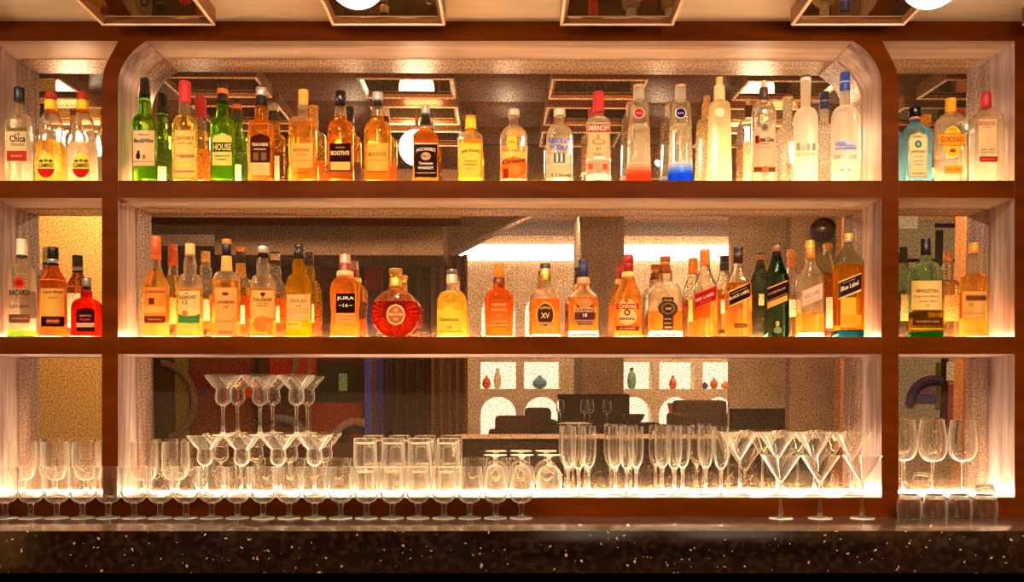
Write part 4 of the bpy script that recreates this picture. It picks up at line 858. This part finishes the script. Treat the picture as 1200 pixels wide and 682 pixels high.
# margarita tower
HM = .2155
for i, px in enumerate((240.5, 283.5, 326, 368.5)):
    place_glass('margarita', 'margarita_glass', HM, PX(px, .070), .070, Z3, 'wide rimmed margarita glass in the lower tier of the tower, %s from the left' % ORD[i], 'margarita glasses stacked in a tower', cat='cocktail glass')
for i, px in enumerate((261.5, 304.8, 347.5)):
    place_glass('margarita', 'margarita_glass', HM, PX(px, .070), .070, Z3 + HM + .0006, 'wide rimmed margarita glass in the top tier of the tower, %s from the left' % ORD[i], 'margarita glasses stacked in a tower', cat='cocktail glass')
# tumblers, two high, bases up
for i, px in enumerate((428, 461, 492, 525)):
    for k, w in enumerate(('lower', 'upper')):
        place_glass('tumbler', 'tumbler', .1030, PX(px, .062), .062, Z3 + k * .1036, 'upturned straight tumbler, %s of the %s stack from the left' % (w, ORD[i]), 'tumblers stacked two high', flip=True, cat='tumbler')
# snifters, rims down
for i, (px, y) in enumerate(((580.5, .05), (612, .05), (643.5, .05))):
    place_glass('snifter', 'brandy_snifter', .148, PX(px, y), y, Z3, 'upturned brandy snifter on the bottom shelf, %s from the left' % ORD[i], 'upturned brandy snifters', flip=True, cat='brandy glass')
# flutes
n = 0
for gi, grp in enumerate((((666, .105), (690, .105), (678, .042)), ((721, .105), (745.5, .105), (734.5, .042)), ((776, .105), (800, .105), (790, .042)), ((827, .10), (845, .038)))):
    for k, (px, y) in enumerate(grp):
        place_glass('flute', 'champagne_flute', .248, PX(px, y), y, Z3, 'tall champagne flute on the bottom shelf, %s of the %s cluster from the left' % ((('back left', 'back right', 'front') if len(grp) == 3 else ('back', 'front'))[k], ORD[gi]), 'champagne flutes on the bottom shelf', cat='champagne glass')
for i, (px, y) in enumerate(((867, .092), (911, .085), (954.5, .085), (998, .085))):
    place_glass('martini', 'martini_glass', .226, PX(px, y), y, Z3, 'cone shaped martini glass on the bottom shelf, %s from the left' % ORD[i], 'martini glasses on the bottom shelf', cat='cocktail glass')
for i, px in enumerate((915, 961, 1010.5)):
    place_glass('martini', 'martini_glass', .216, PX(px, -.055), -.055, ZT, 'cone shaped martini glass on the counter, %s from the left' % ORD[i], 'martini glasses on the counter', cat='cocktail glass')
# wine glasses in the right compartment
for i, (px, y) in enumerate(((1058.5, .090), (1093, .038), (1128, .05))):
    place_glass('wine', 'wine_glass', .272, PX(px, y), y, Z3, 'large clear wine glass in the bottom right compartment, %s from the left' % ORD[i], 'wine glasses in the bottom right compartment')
for i, px in enumerate((1066, 1095.5, 1124.5)):
    place_glass('whisky', 'whisky_glass', .084, PX(px, -.06), -.06, ZT, 'upturned rounded whisky glass on the counter below the right compartment, %s from the left' % ORD[i], 'upturned whisky glasses on the counter', flip=True, cat='tumbler')
place_glass('whisky', 'whisky_glass', .084, PX(1154, -.062), -.062, ZT, 'upturned rounded whisky glass at the right end of the counter, glass dish on top', 'upturned whisky glasses on the counter', flip=True, cat='tumbler')
place_glass('shot', 'glass_dish', .034, PX(1154, -.062), -.062, ZT + .0846, 'shallow upturned glass dish stacked on the rightmost whisky glass', None, flip=True, cat='dish')
# ---------------------------------------------------------------- low canopy over the bar
ZCAN = Z0(25) + .0005
YCAN = -1.34
M_CREAM = noisy('cream_ceiling_board', [(0.3, (222, 198, 166)), (0.7, (238, 218, 190))], 3.0, rough=.45, stretch=(1, 5, 1), detail=3)
M_DCAN = noisy('dark_canopy_board', [(0.3, (84, 44, 18)), (0.7, (104, 58, 26))], 3.0, rough=.5, stretch=(1, 5, 1), detail=3, spec=.15)
M_PFR = noisy('bronze_frame', [(0.3, (120, 70, 36)), (0.7, (150, 92, 50))], 4.0, rough=.3, metal=.3)
M_LIP = plain((250, 226, 194), .5, 0, name='pale_lip')
M_DGL = None
def dark_mirror():
    m, nt, out = newmat('smoked_mirror')
    g = nt.nodes.new('ShaderNodeBsdfGlossy'); g.inputs['Roughness'].default_value = .02; g.inputs['Color'].default_value = (.42, .34, .22, 1)
    d = nt.nodes.new('ShaderNodeBsdfDiffuse'); d.inputs[0].default_value = lin((90, 60, 30))
    mx = nt.nodes.new('ShaderNodeMixShader'); mx.inputs[0].default_value = .25
    nt.links.new(g.outputs[0], mx.inputs[1]); nt.links.new(d.outputs[0], mx.inputs[2]); nt.links.new(mx.outputs[0], out.inputs[0])
    return m
M_DGL = dark_mirror()
# boards with open joints, running along the bar
joints = [.20, -.21, -.60, -1.00, YCAN]
for i in range(len(joints) - 1):
    o = MB().box(-3.4, 3.4, joints[i + 1] + .003, joints[i] - .003, ZCAN, ZCAN + .03, M_CREAM if i == 0 else M_DCAN).build('ceiling', bevel=.003)
    tag(o, kind='structure')
tag(MB().box(-3.4, 3.4, YCAN - .04, YCAN, ZCAN - .0, ZCAN + .45, M_FRONT).build('ceiling'), kind='structure')
tag(MB().box(-3.4, 3.4, YCAN + .001, .25, ZCAN + .031, ZCAN + .05, M_BACK).build('ceiling'), kind='structure')
pw = .388; xs = [-1.203, -.420, .357, 1.143]
xs = [-1.988] + xs + [1.93]
prow = [(-.10, -.36), (-.48, -.76), (-.88, -1.16)]
names = ['first from the left', 'second from the left', 'third from the left', 'third from the right', 'second from the right', 'first from the right']
rows = ['row nearest the shelving', 'middle row', 'row farthest from the shelving']
for j, (ya, yb) in enumerate(prow):
    for i, xc in enumerate(xs):
        zb, zt = ZCAN - .060, ZCAN - .0006
        r = empty('ceiling_panel', (xc, (ya + yb) / 2, zb), 'bronze framed dark mirror ceiling panel, %s, %s' % (rows[j], names[i]), 'ceiling panel', 'framed mirror panels under the canopy')
        hx, hy = pw / 2, (ya - yb) / 2; h = zt - zb; t = .020
        m = MB()
        # mitred frame ring with a sloping inner face
        def ring(z_, dx): return [(-hx + dx, -hy + dx, z_), (hx - dx, -hy + dx, z_), (hx - dx, hy - dx, z_), (-hx + dx, hy - dx, z_)]
        rr = [ring(h, 0), ring(0.004, 0), ring(0, .003), ring(0, .009), ring(.004, .011), ring(.015, .022), ring(h, .022)]
        vs = [p for q in rr for p in q]; fs = []
        for a in range(len(rr)):
            b = (a + 1) % len(rr)
            for k in range(4): fs.append((a * 4 + k, a * 4 + (k + 1) % 4, b * 4 + (k + 1) % 4, b * 4 + k))
        m.add(vs, fs, M_PFR)
        me = m.mesh('frame', smooth=False); me.materials.append(M_LIP)
        for p in me.polygons:
            if p.center.z < .0045: p.material_index = 1
        link('frame', me, r)
        MB().box(-hx + .020, hx - .020, -hy + .020, hy - .020, .0155, .020, M_DGL).build('mirror_glass', r)
# light bars on the canopy between the panel rows
M_BAR = emit((255, 226, 180), 34.0, 'light_bar')
for i, xc in enumerate((-1.975, -.385, 1.20)):
    r = empty('ceiling_light', (xc, -.42, ZCAN - .02), 'slim rectangular ceiling light between the mirror panels, %s' % ('over the left shelves', 'left of centre', 'over the right end')[i], 'ceiling light', 'slim ceiling lights on the canopy')
    MB().box(-.085, .085, -.022, .022, .004, .0195, M_ALU).build('housing', r, bevel=.002)
    MB().box(-.078, .078, -.016, .016, -.003, .0035, M_BAR).build('diffuser', r)
# globe lamps
M_GLOBE = emit((255, 236, 206), 26.0, 'opal_glass')
DG = 2.50
for i, px in enumerate((-256, 418, 1092)):
    x = (px - VX) * DG / F; z = CAMZ + (HY + 27) * DG / F
    z0 = z
    r = empty('globe_lamp', (x, DG - D, z0), 'white opal globe lamp on a short stem under the canopy, %s' % ('beyond the left edge', 'left of centre', 'near the right end')[i], 'lamp', 'opal globe lamps')
    R = .0815
    pr = [(-R * math.cos(PI * k / 20), max(R * math.sin(PI * k / 20), .0008)) for k in range(21)]
    MB().lathe(pr, M_GLOBE, 40).build('globe', r)
    MB().lathe([(R - .003, .022), (R + .012, .022), (R + .014, .008), (ZCAN - z0 - .012, .008), (ZCAN - z0 - .011, .035), (ZCAN - z0 + .0002, .035)], M_PFR, 24).build('stem', r)

# ---------------------------------------------------------------- the room behind the camera, seen in the mirrors
# v(px, py, d): the place whose mirror image at virtual distance d shows at (px, py)
def lag(d): return 1 - (D + DEP) / d                 # the panes lean, so far things shift more
def vx(px, d): return (px - VX + 2 * YAW * F * lag(d)) * d / F
def vz(py, d): return CAMZ + (HY - 2 * TILT * F * lag(d) - py) * d / F
# in world terms a virtual distance d lies at y = (D + 2 DEP - d) measured from the camera side
def wy(d): return -(d - D - 2 * DEP)
ZF = 0.0
ZM = CAMZ + 1.9
M_PLAS = noisy('warm_plaster', [(0.3, (196, 160, 128)), (0.7, (216, 182, 150))], 6.0, rough=.8)
M_GREYB = noisy('taupe_plaster', [(0.3, (132, 100, 76)), (0.7, (150, 116, 90))], 6.0, rough=.8)
M_DCEIL = noisy('brown_ceiling', [(0.3, (112, 78, 56)), (0.7, (128, 92, 66))], 4.0, rough=.8)
M_FLOOR = noisy('brown_floor', [(0.3, (70, 44, 30)), (0.7, (96, 62, 42))], 5.0, rough=.4)
M_DARK = plain((40, 24, 18), .6, name='dark_wood')
DW = 11.4
YW = wy(DW)
def st(name, mb, **k): return tag(mb.build(name, **k), kind='structure')
st('floor', MB().box(-6.2, 6.2, YW - .6, .6, -.1, 0, M_FLOOR))
st('ceiling', MB().box(-6.2, 6.2, YW - .6, YCAN - .042, ZM, ZM + .1, M_DCEIL))
st('wall_left', MB().box(-6.3, -6.2, YW - .6, .6, 0, ZM, M_GREYB))
st('wall_right', MB().box(6.2, 6.3, YW - .6, .6, 0, ZM, M_GREYB))
st('wall_bar', MB().box(-6.2, 6.2, .25, .35, 0, ZM, M_BACK))
# niche wall
def arch(xa, xb, ya, yb, n=12):
    """pixel box -> loop (x, z), round topped"""
    x0, x1 = vx(xa, DW), vx(xb, DW); z1, z0 = vz(ya, DW), vz(yb, DW); r = (x1 - x0) / 2
    return [(x0, z0), (x1, z0)] + [((x0 + x1) / 2 + r * math.cos(PI * i / n), z1 - r + r * math.sin(PI * i / n)) for i in range(n + 1)]
def rect(xa, xb, ya, yb):
    x0, x1 = vx(xa, DW), vx(xb, DW); z1, z0 = vz(ya, DW), vz(yb, DW)
    return [(x0, z0), (x1, z0), (x1, z1), (x0, z1)]
cols = [(563, 605), (614, 656), (723, 765), (773, 815), (824, 866)]
holes = []
for a, b in cols:
    holes += [rect(a, b, 424, 456), arch(a, b, 465, 512), arch(a + 1, b - 1, 346, 410)]
wall = poly_extrude([[(-6.2, 0), (6.2, 0), (6.2, ZM), (-6.2, ZM)]] + holes, .28, M_PLAS, plain((240, 226, 204), .7, name='niche_lining'))
wall.transform(Matrix.Translation((0, YW - .28, 0)))
tag(link('wall_back', wall), kind='structure')
M_NB = emit((255, 238, 212), 1.25, 'glowing_niche_back')  # emission stands in for the lighting of the niche backs
for i, (a, b) in enumerate(cols):
    x0, x1 = vx(a, DW) - .02, vx(b, DW) + .02
    st('room_part_%d' % (i + 1), MB().box(x0, x1, YW - .30, YW - .285, vz(514, DW), vz(344, DW), M_NB))
# coloured vessels on the niche shelves
def vase(px, py, h, w, colr, label, prof, yo=-.12):
    x = vx(px, DW); z = vz(py, DW)
    o = MB().lathe([(h * a, w * b) for a, b in prof], plain(colr, .3), 24).build('vase'); o.location = (x, YW + yo, z + .001)
    tag(o, label, 'vase', 'vessels in the lit wall niches, seen in the mirror')
PV = [(0, .5), (.1, .8), (.4, 1), (.7, .75), (.85, .35), (1, .45)]
PB = [(0, .3), (.1, .7), (.35, 1), (.6, .95), (.8, .5), (.9, .25), (1, .3)]
PT = [(0, .6), (.05, .5), (.5, .4), (.8, .75), (1, 1)]
vase(570, 456, .17, .055, (220, 90, 40), 'orange lidded jar in the leftmost square niche, seen in the mirror', PB)
vase(583, 456, .26, .05, (226, 200, 160), 'tall cream vase in the leftmost square niche, seen in the mirror', PV)
vase(633, 456, .17, .095, (110, 150, 170), 'pale blue domed vessel in the second square niche, seen in the mirror', PB)
vase(742, 456, .27, .06, (120, 150, 120), 'green glass vase in the third square niche, seen in the mirror', PV)
vase(791, 456, .17, .05, (200, 90, 60), 'red brown jug in the fourth square niche, seen in the mirror', PV)
vase(829, 456, .09, .045, (70, 60, 130), 'small blue jar in the right square niche, seen in the mirror', PB)
vase(840, 456, .14, .05, (196, 100, 60), 'terracotta vase in the right square niche, seen in the mirror', PB)
vase(854, 456, .10, .06, (226, 130, 60), 'round orange pot in the right square niche, seen in the mirror', PB)
vase(791, 512, .42, .07, (196, 70, 30), 'tall flared red orange floor vase in an arched niche, seen in the mirror', PT)
# pillars
def pillar(n, xa, xb, d, dep, mat, z0=0, z1=None):
    st('room_part_%d' % n, MB().box(vx(xa, d), vx(xb, d), wy(d) - dep, wy(d), z0, z1 or ZM, mat))
pillar(10, 682, 731, 9.5, 1.0, M_GREYB)
pillar(11, 857, 927, 9.5, .12, M_PLAS)
pillar(12, 927, 987, 8.0, .12, M_GREYB)
pillar(13, 987, 1040, 7.0, .12, plain((150, 100, 66), .8, name='tan_plaster'))
pillar(14, 46, 124, 6.0, .5, plain((240, 186, 110), .8, name='ochre_plaster'))
pillar(15, 1130, 1160, 6.0, .12, plain((168, 110, 70), .8, name='tan_plaster_b'))
pillar(16, 10, 46, 7.2, .4, M_GREYB)
# overhead slabs and sloping beam
st('room_part_20', MB().box(vx(255, 8), vx(520, 8), wy(8) - .8, wy(8), vz(300, 8), vz(262, 8), M_GREYB))
st('room_part_21', MB().box(-6.2, vx(540, 7.4), wy(7.4) - .4, wy(7.4), vz(257, 7.4), vz(243, 7.4) + .3, M_DCEIL))
mb = MB(); d = 9.6
A = (vx(470, d), vz(326, d)); Bq = (vx(625, d), vz(246, d))
mb.add([(A[0], y, A[1]) for y in (wy(d), wy(d) - .5)] + [(Bq[0], y, Bq[1]) for y in (wy(d), wy(d) - .5)] + [(Bq[0], y, Bq[1] + .8) for y in (wy(d), wy(d) - .5)] + [(A[0], y, A[1] + .62) for y in (wy(d), wy(d) - .5)],
       [(0, 2, 4, 6), (1, 7, 5, 3), (0, 1, 3, 2), (2, 3, 5, 4), (4, 5, 7, 6), (6, 7, 1, 0)], M_GREYB); st('room_part_22', mb, smooth=False)
# long cove light high on the niche wall
M_COVE = emit((255, 244, 226), 3.2, 'cove_light')
for n, (xa, xb) in enumerate(((470, 690), (728, 860))):
    st('room_part_%d' % (30 + n), MB().box(vx(xa, DW), vx(xb, DW), YW + .002, YW + .06, vz(306, DW), vz(288, DW), M_COVE))
# low partition with pale ledge in front of the seating
d = 7.6
st('wall_low', MB().box(vx(536, d), vx(995, d), wy(d) - .1, wy(d), 0, vz(514, d), M_DARK))
st('room_part_40', MB().box(vx(534, d), vx(997, d), wy(d) - .14, wy(d) + .03, vz(514, d) + .001, vz(510, d), M_PLAS))
# wall behind the seats
d = 9.0
st('room_part_41', MB().box(vx(654, d), vx(738, d), wy(d) - .06, wy(d), 0, vz(462, d), M_DARK))
st('room_part_42', MB().box(vx(858, d), vx(992, d), wy(d) - .06, wy(d), 0, vz(479, d), M_DARK))
# sofa and armchairs
def sofa(name, px0, px1, pyt, d, colr, label, cat):
    x0, x1 = vx(px0, d), vx(px1, d); y = wy(d); zt = vz(pyt, d)
    r = empty(name, ((x0 + x1) / 2, y, 0), label, cat); hw = (x1 - x0) / 2; mt = plain(colr, .55)
    MB().box(-hw, hw, -.45, .45, .10, .42, mt).build('seat', r, bevel=.03)
    MB().box(-hw, hw, -.50, -.28, .30, zt, mt).build('backrest', r, bevel=.05)
    for s in (-1, 1): MB().box(s * hw - .07, s * hw + .07, -.46, .45, .12, zt - .14, mt).build('armrest', r, bevel=.04)
    for sx in (-1, 1):
        for sy in (-1, 1): MB().box(sx * (hw - .06) - .02, sx * (hw - .06) + .02, sy * .36 - .02, sy * .36 + .02, 0.001, .11, M_DARK).build('leg', r)
sofa('sofa', 580, 634, 489, 9.3, (70, 34, 24), 'dark brown sofa before the niche wall, seen in the mirror', 'sofa')
sofa('armchair', 616, 648, 479, 10.5, (64, 50, 42), 'dark grey armchair before the second arched niche, seen in the mirror', 'armchair')
sofa('sofa', 798, 862, 470, 9.8, (84, 64, 52), 'long grey brown sofa before the right niches, seen in the mirror', 'sofa')
# dining table with glasses
d = 8.3
r = empty('dining_table', (vx(700, d), wy(d), 0), 'long dark dining table laid with glasses, seen in the mirror', 'table')
zt = vz(497, d); hw = vx(776, d) - vx(700, d)
MB().box(-hw, hw, -.35, .35, zt - .04, zt, M_DARK).build('table_top', r, bevel=.006)
for sx in (-1, 1):
    for sy in (-1, 1): MB().box(sx * (hw - .1) - .03, sx * (hw - .1) + .03, sy * .28 - .03, sy * .28 + .03, .001, zt - .0405, M_DARK).build('leg', r)
for i, px in enumerate((657, 684, 692, 710)):
    place_glass('wine', 'wine_glass', .22, vx(px, d), wy(d) + (.1 if i % 2 else -.05), zt + .001, 'wine glass on the long dining table, %s from the left in the mirror' % ORD[i], 'wine glasses on the dining table')
MB_ = MB().lathe([(0, .06), (.01, .10), (.018, .13), (.02, .125), (.012, .09), (.008, .002)], plain((240, 225, 200), .3), 28).build('plate'); MB_.location = (vx(672, d), wy(d) + .2, zt + .001); tag(MB_, 'pale plate on the long dining table, seen in the mirror', 'plate')
MB_ = MB().lathe([(0, .05), (.05, .09), (.09, .10), (.09, .09), (.05, .08), (.012, .002)], plain((50, 34, 30), .3), 28).build('bowl'); MB_.location = (vx(743, d), wy(d), zt + .001); tag(MB_, 'dark bowl on the long dining table, seen in the mirror', 'bowl')
# round ceiling speaker on the pillar
o = MB().lathe([(-.11 * math.cos(PI * k / 16), max(.11 * math.sin(PI * k / 16), .001)) for k in range(17)], plain((50, 34, 26), .25), 28).build('wall_speaker'); o.location = (vx(962, 7.8), wy(7.8) + .06, vz(271, 7.8)); tag(o, 'dark round speaker high on the taupe pillar, seen in the mirror', 'speaker')
# painted wall panels (abstract mural) on the left
def mural(name, label, xa, xb, ya, yb, d, blocks, arcs):
    x0, x1 = vx(xa, d), vx(xb, d); y = wy(d)
    r = empty(name, (0, y, 0), label, 'mural')
    MB().box(x0, x1, -.06, 0, vz(yb, d), vz(ya, d), plain(blocks[0], .5)).build('backing', r)
    m = MB()
    for i, (a, b, c_, e, colr) in enumerate(blocks[1:]):
        m.box(vx(a, d), vx(b, d), .0005, .003 + .0012 * i, vz(e, d), vz(c_, d), plain(colr, .5))
    m.build('painted_blocks', r)
    m = MB()
    for (px, py, rp, w, colr, a0, a1) in arcs:
        cx_, cz_, R = vx(px, d), vz(py, d), rp * d / F; pts = []
        for k in range(25):
            a = a0 + (a1 - a0) * k / 24; pts.append((cx_ + R * math.cos(a), .022, cz_ + R * math.sin(a)))
        m.tube(pts, w, plain(colr, .5), 8)
    if arcs: m.build('painted_arcs', r)
mural('wall_mural', 'large dark red, orange and green abstract mural on the left, seen in the mirror', 183, 432, 290, 560, 9.4, [(74, 34, 20),
      (183, 208, 300, 560, (60, 38, 20)), (208, 224, 290, 560, (120, 96, 30)), (226, 296, 290, 560, (108, 40, 20)), (300, 306, 290, 560, (40, 20, 14)), (318, 372, 410, 440, (150, 44, 20)), (320, 358, 440, 475, (60, 32, 20)),
      (362, 366, 290, 560, (110, 90, 70)), (372, 424, 425, 470, (40, 40, 26)), (366, 424, 472, 512, (130, 44, 18)), (398, 408, 438, 458, (110, 150, 100)), (276, 300, 446, 466, (200, 76, 24)), (336, 424, 300, 345, (110, 30, 24)), (446, 452, 300, 345, (110, 30, 24)), (238, 246, 455, 462, (70, 50, 90))],
      [(186, 470, 45, .035, (120, 86, 60), -1.2, 1.4), (330, 520, 30, .04, (110, 100, 90), .2, 1.9), (322, 425, 26, .03, (120, 100, 80), -.9, 1.3), (418, 520, 26, .045, (150, 110, 90), .4, 2.8), (418, 520, 18, .05, (30, 20, 18), .2, 3.0)])
mural('wall_mural', 'blue and brown mural strip beside the curtains, seen in the mirror', 428, 450, 300, 560, 9.2, [(60, 60, 130), (428, 436, 410, 560, (70, 76, 170)), (436, 441, 300, 560, (96, 60, 50)), (446, 450, 290, 345, (196, 44, 40)), (428, 446, 300, 340, (180, 40, 34))], [])
mural('wall_mural', 'white mural with purple and blue arcs on the right, seen in the mirror', 1040, 1131, 243, 540, 8.0, [(176, 166, 146),
      (1052, 1075, 243, 268, (246, 240, 230)), (1076, 1131, 243, 258, (220, 170, 110)), (1095, 1131, 262, 267, (60, 40, 70)), (1052, 1131, 303, 307, (26, 20, 20)), (1096, 1105, 270, 330, (30, 24, 22)), (1088, 1092, 300, 310, (30, 140, 90)), (1104, 1116, 360, 400, (170, 100, 130)), (1113, 1125, 450, 500, (170, 70, 90)), (1098, 1106, 425, 480, (96, 96, 30)), (1104, 1112, 420, 520, (44, 24, 20)), (1068, 1100, 460, 472, (80, 70, 130)), (1078, 1098, 445, 462, (130, 96, 120)), (1110, 1124, 424, 446, (230, 220, 190))],
      [(1094, 472, 27, .04, (70, 56, 90), 1.2, 3.2), (1104, 262, 20, .03, (50, 34, 60), .4, 2.6)])
# curtains
d = 9.0
r = empty('curtain', (0, wy(d), 0), 'heavy dark brown curtain hanging in folds, seen in the mirror', 'curtain')
for (xa, xb, colr) in ((450, 505, (52, 34, 24)), (505, 548, (112, 70, 42))):
    vs = []; n = 60; x0, x1 = vx(xa, d), vx(xb, d)
    for k in range(n + 1):
        t = k / n; w = .05 * math.sin(t * PI * 9)
        for z in (.02, vz(300, d)):
            vs.append((x0 + (x1 - x0) * t, w, z))
    for k in range(n + 1):
        t = k / n; w = .05 * math.sin(t * PI * 9)
        for z in (.02, vz(300, d)):
            vs.append((x0 + (x1 - x0) * t, w - .012, z))
    o_ = 2 * (n + 1)
    fs = [(2 * k, 2 * k + 2, 2 * k + 3, 2 * k + 1) for k in range(n)] + [(o_ + 2 * k, o_ + 2 * k + 1, o_ + 2 * k + 3, o_ + 2 * k + 2) for k in range(n)]
    MB().add(vs, fs, plain(colr, .8)).build('drape', r, angle=80, fix=False)

# ---------------------------------------------------------------- light
def area(name, loc, rot, sx, sy, power, colr):
    l = bpy.data.lights.new(name, 'AREA'); l.shape = 'RECTANGLE'; l.size = sx; l.size_y = sy; l.energy = power; l.color = colr
    o = bpy.data.objects.new(name, l); COL.objects.link(o); o.location = loc; o.rotation_euler = rot; return o
WARM = (1.0, .74, .46)
for i, px in enumerate((-1.6, -.8, 0, .8, 1.6)):  # spots added as front fill for labels and shelf fronts
    zc_ = ZCAN - .0002
    r = empty('fill_spotlight', (px, -1.26, zc_ - .07), 'added small bronze spotlight under the canopy edge, %s from the left' % ORD[i], 'fill_spotlight', 'fill spots added to light the shelves')
    MB().lathe([(-.035, .020), (-.035, .028), (.03, .028), (.034, .02), (.036, .006), (.0702, .006)], M_PFR, 24).build('housing', r)
    l = bpy.data.lights.new('fill_spot_beam', 'SPOT'); l.energy = 34; l.color = (1.0, .80, .56); l.spot_size = math.radians(100); l.spot_blend = 1.0; l.shadow_soft_size = .018
    o = bpy.data.objects.new('fill_spot_beam', l); COL.objects.link(o); o.parent = r; o.location = (0, 0.0, -.04)
    o.rotation_euler = (math.radians(58), 0, 0)
area('room_fill_light', (-1.6, -2.15, ZM - .03), (math.radians(-25), 0, 0), 2.4, .8, 130, WARM)  # fill added for the reflected room, set out of mirror view
area('room_fill_light', (2.0, -2.15, ZM - .03), (math.radians(-25), 0, 0), 2.6, .8, 190, WARM)
area('wall_fill', (1.0, YW + 1.5, ZM - .05), (math.radians(-40), 0, 0), 7.0, .3, 190, (1.0, .80, .56))  # fill light added to brighten the niche wall
w = bpy.data.worlds.new('world'); scene.world = w; w.use_nodes = True
w.node_tree.nodes['Background'].inputs[0].default_value = (1.0, .62, .34, 1)
w.node_tree.nodes['Background'].inputs[1].default_value = .08

# ---------------------------------------------------------------- camera
cam = bpy.data.cameras.new('camera'); co = bpy.data.objects.new('camera', cam); COL.objects.link(co)
cam.sensor_width = 36.0; cam.lens = F / 1200 * 36.0
co.location = (0, -D, CAMZ); co.rotation_euler = (PI / 2, 0, 0)
cam.shift_y = (HY - 341) / 1200.0
cam.clip_start = .02; cam.clip_end = 100
scene.camera = co
scene.view_settings.view_transform = 'Standard'
scene.view_settings.look = 'None'
scene.view_settings.exposure = 0.8
scene.view_settings.gamma = 1.0
scene.view_settings.use_curve_mapping = False
c = scene.cycles
c.max_bounces = 20; c.transmission_bounces = 18; c.glossy_bounces = 10; c.diffuse_bounces = 4; c.transparent_max_bounces = 12
c.caustics_reflective = True; c.caustics_refractive = True; c.blur_glossy = 0.6
c.sample_clamp_indirect = 16.0; c.sample_clamp_direct = 0
c.use_denoising = True
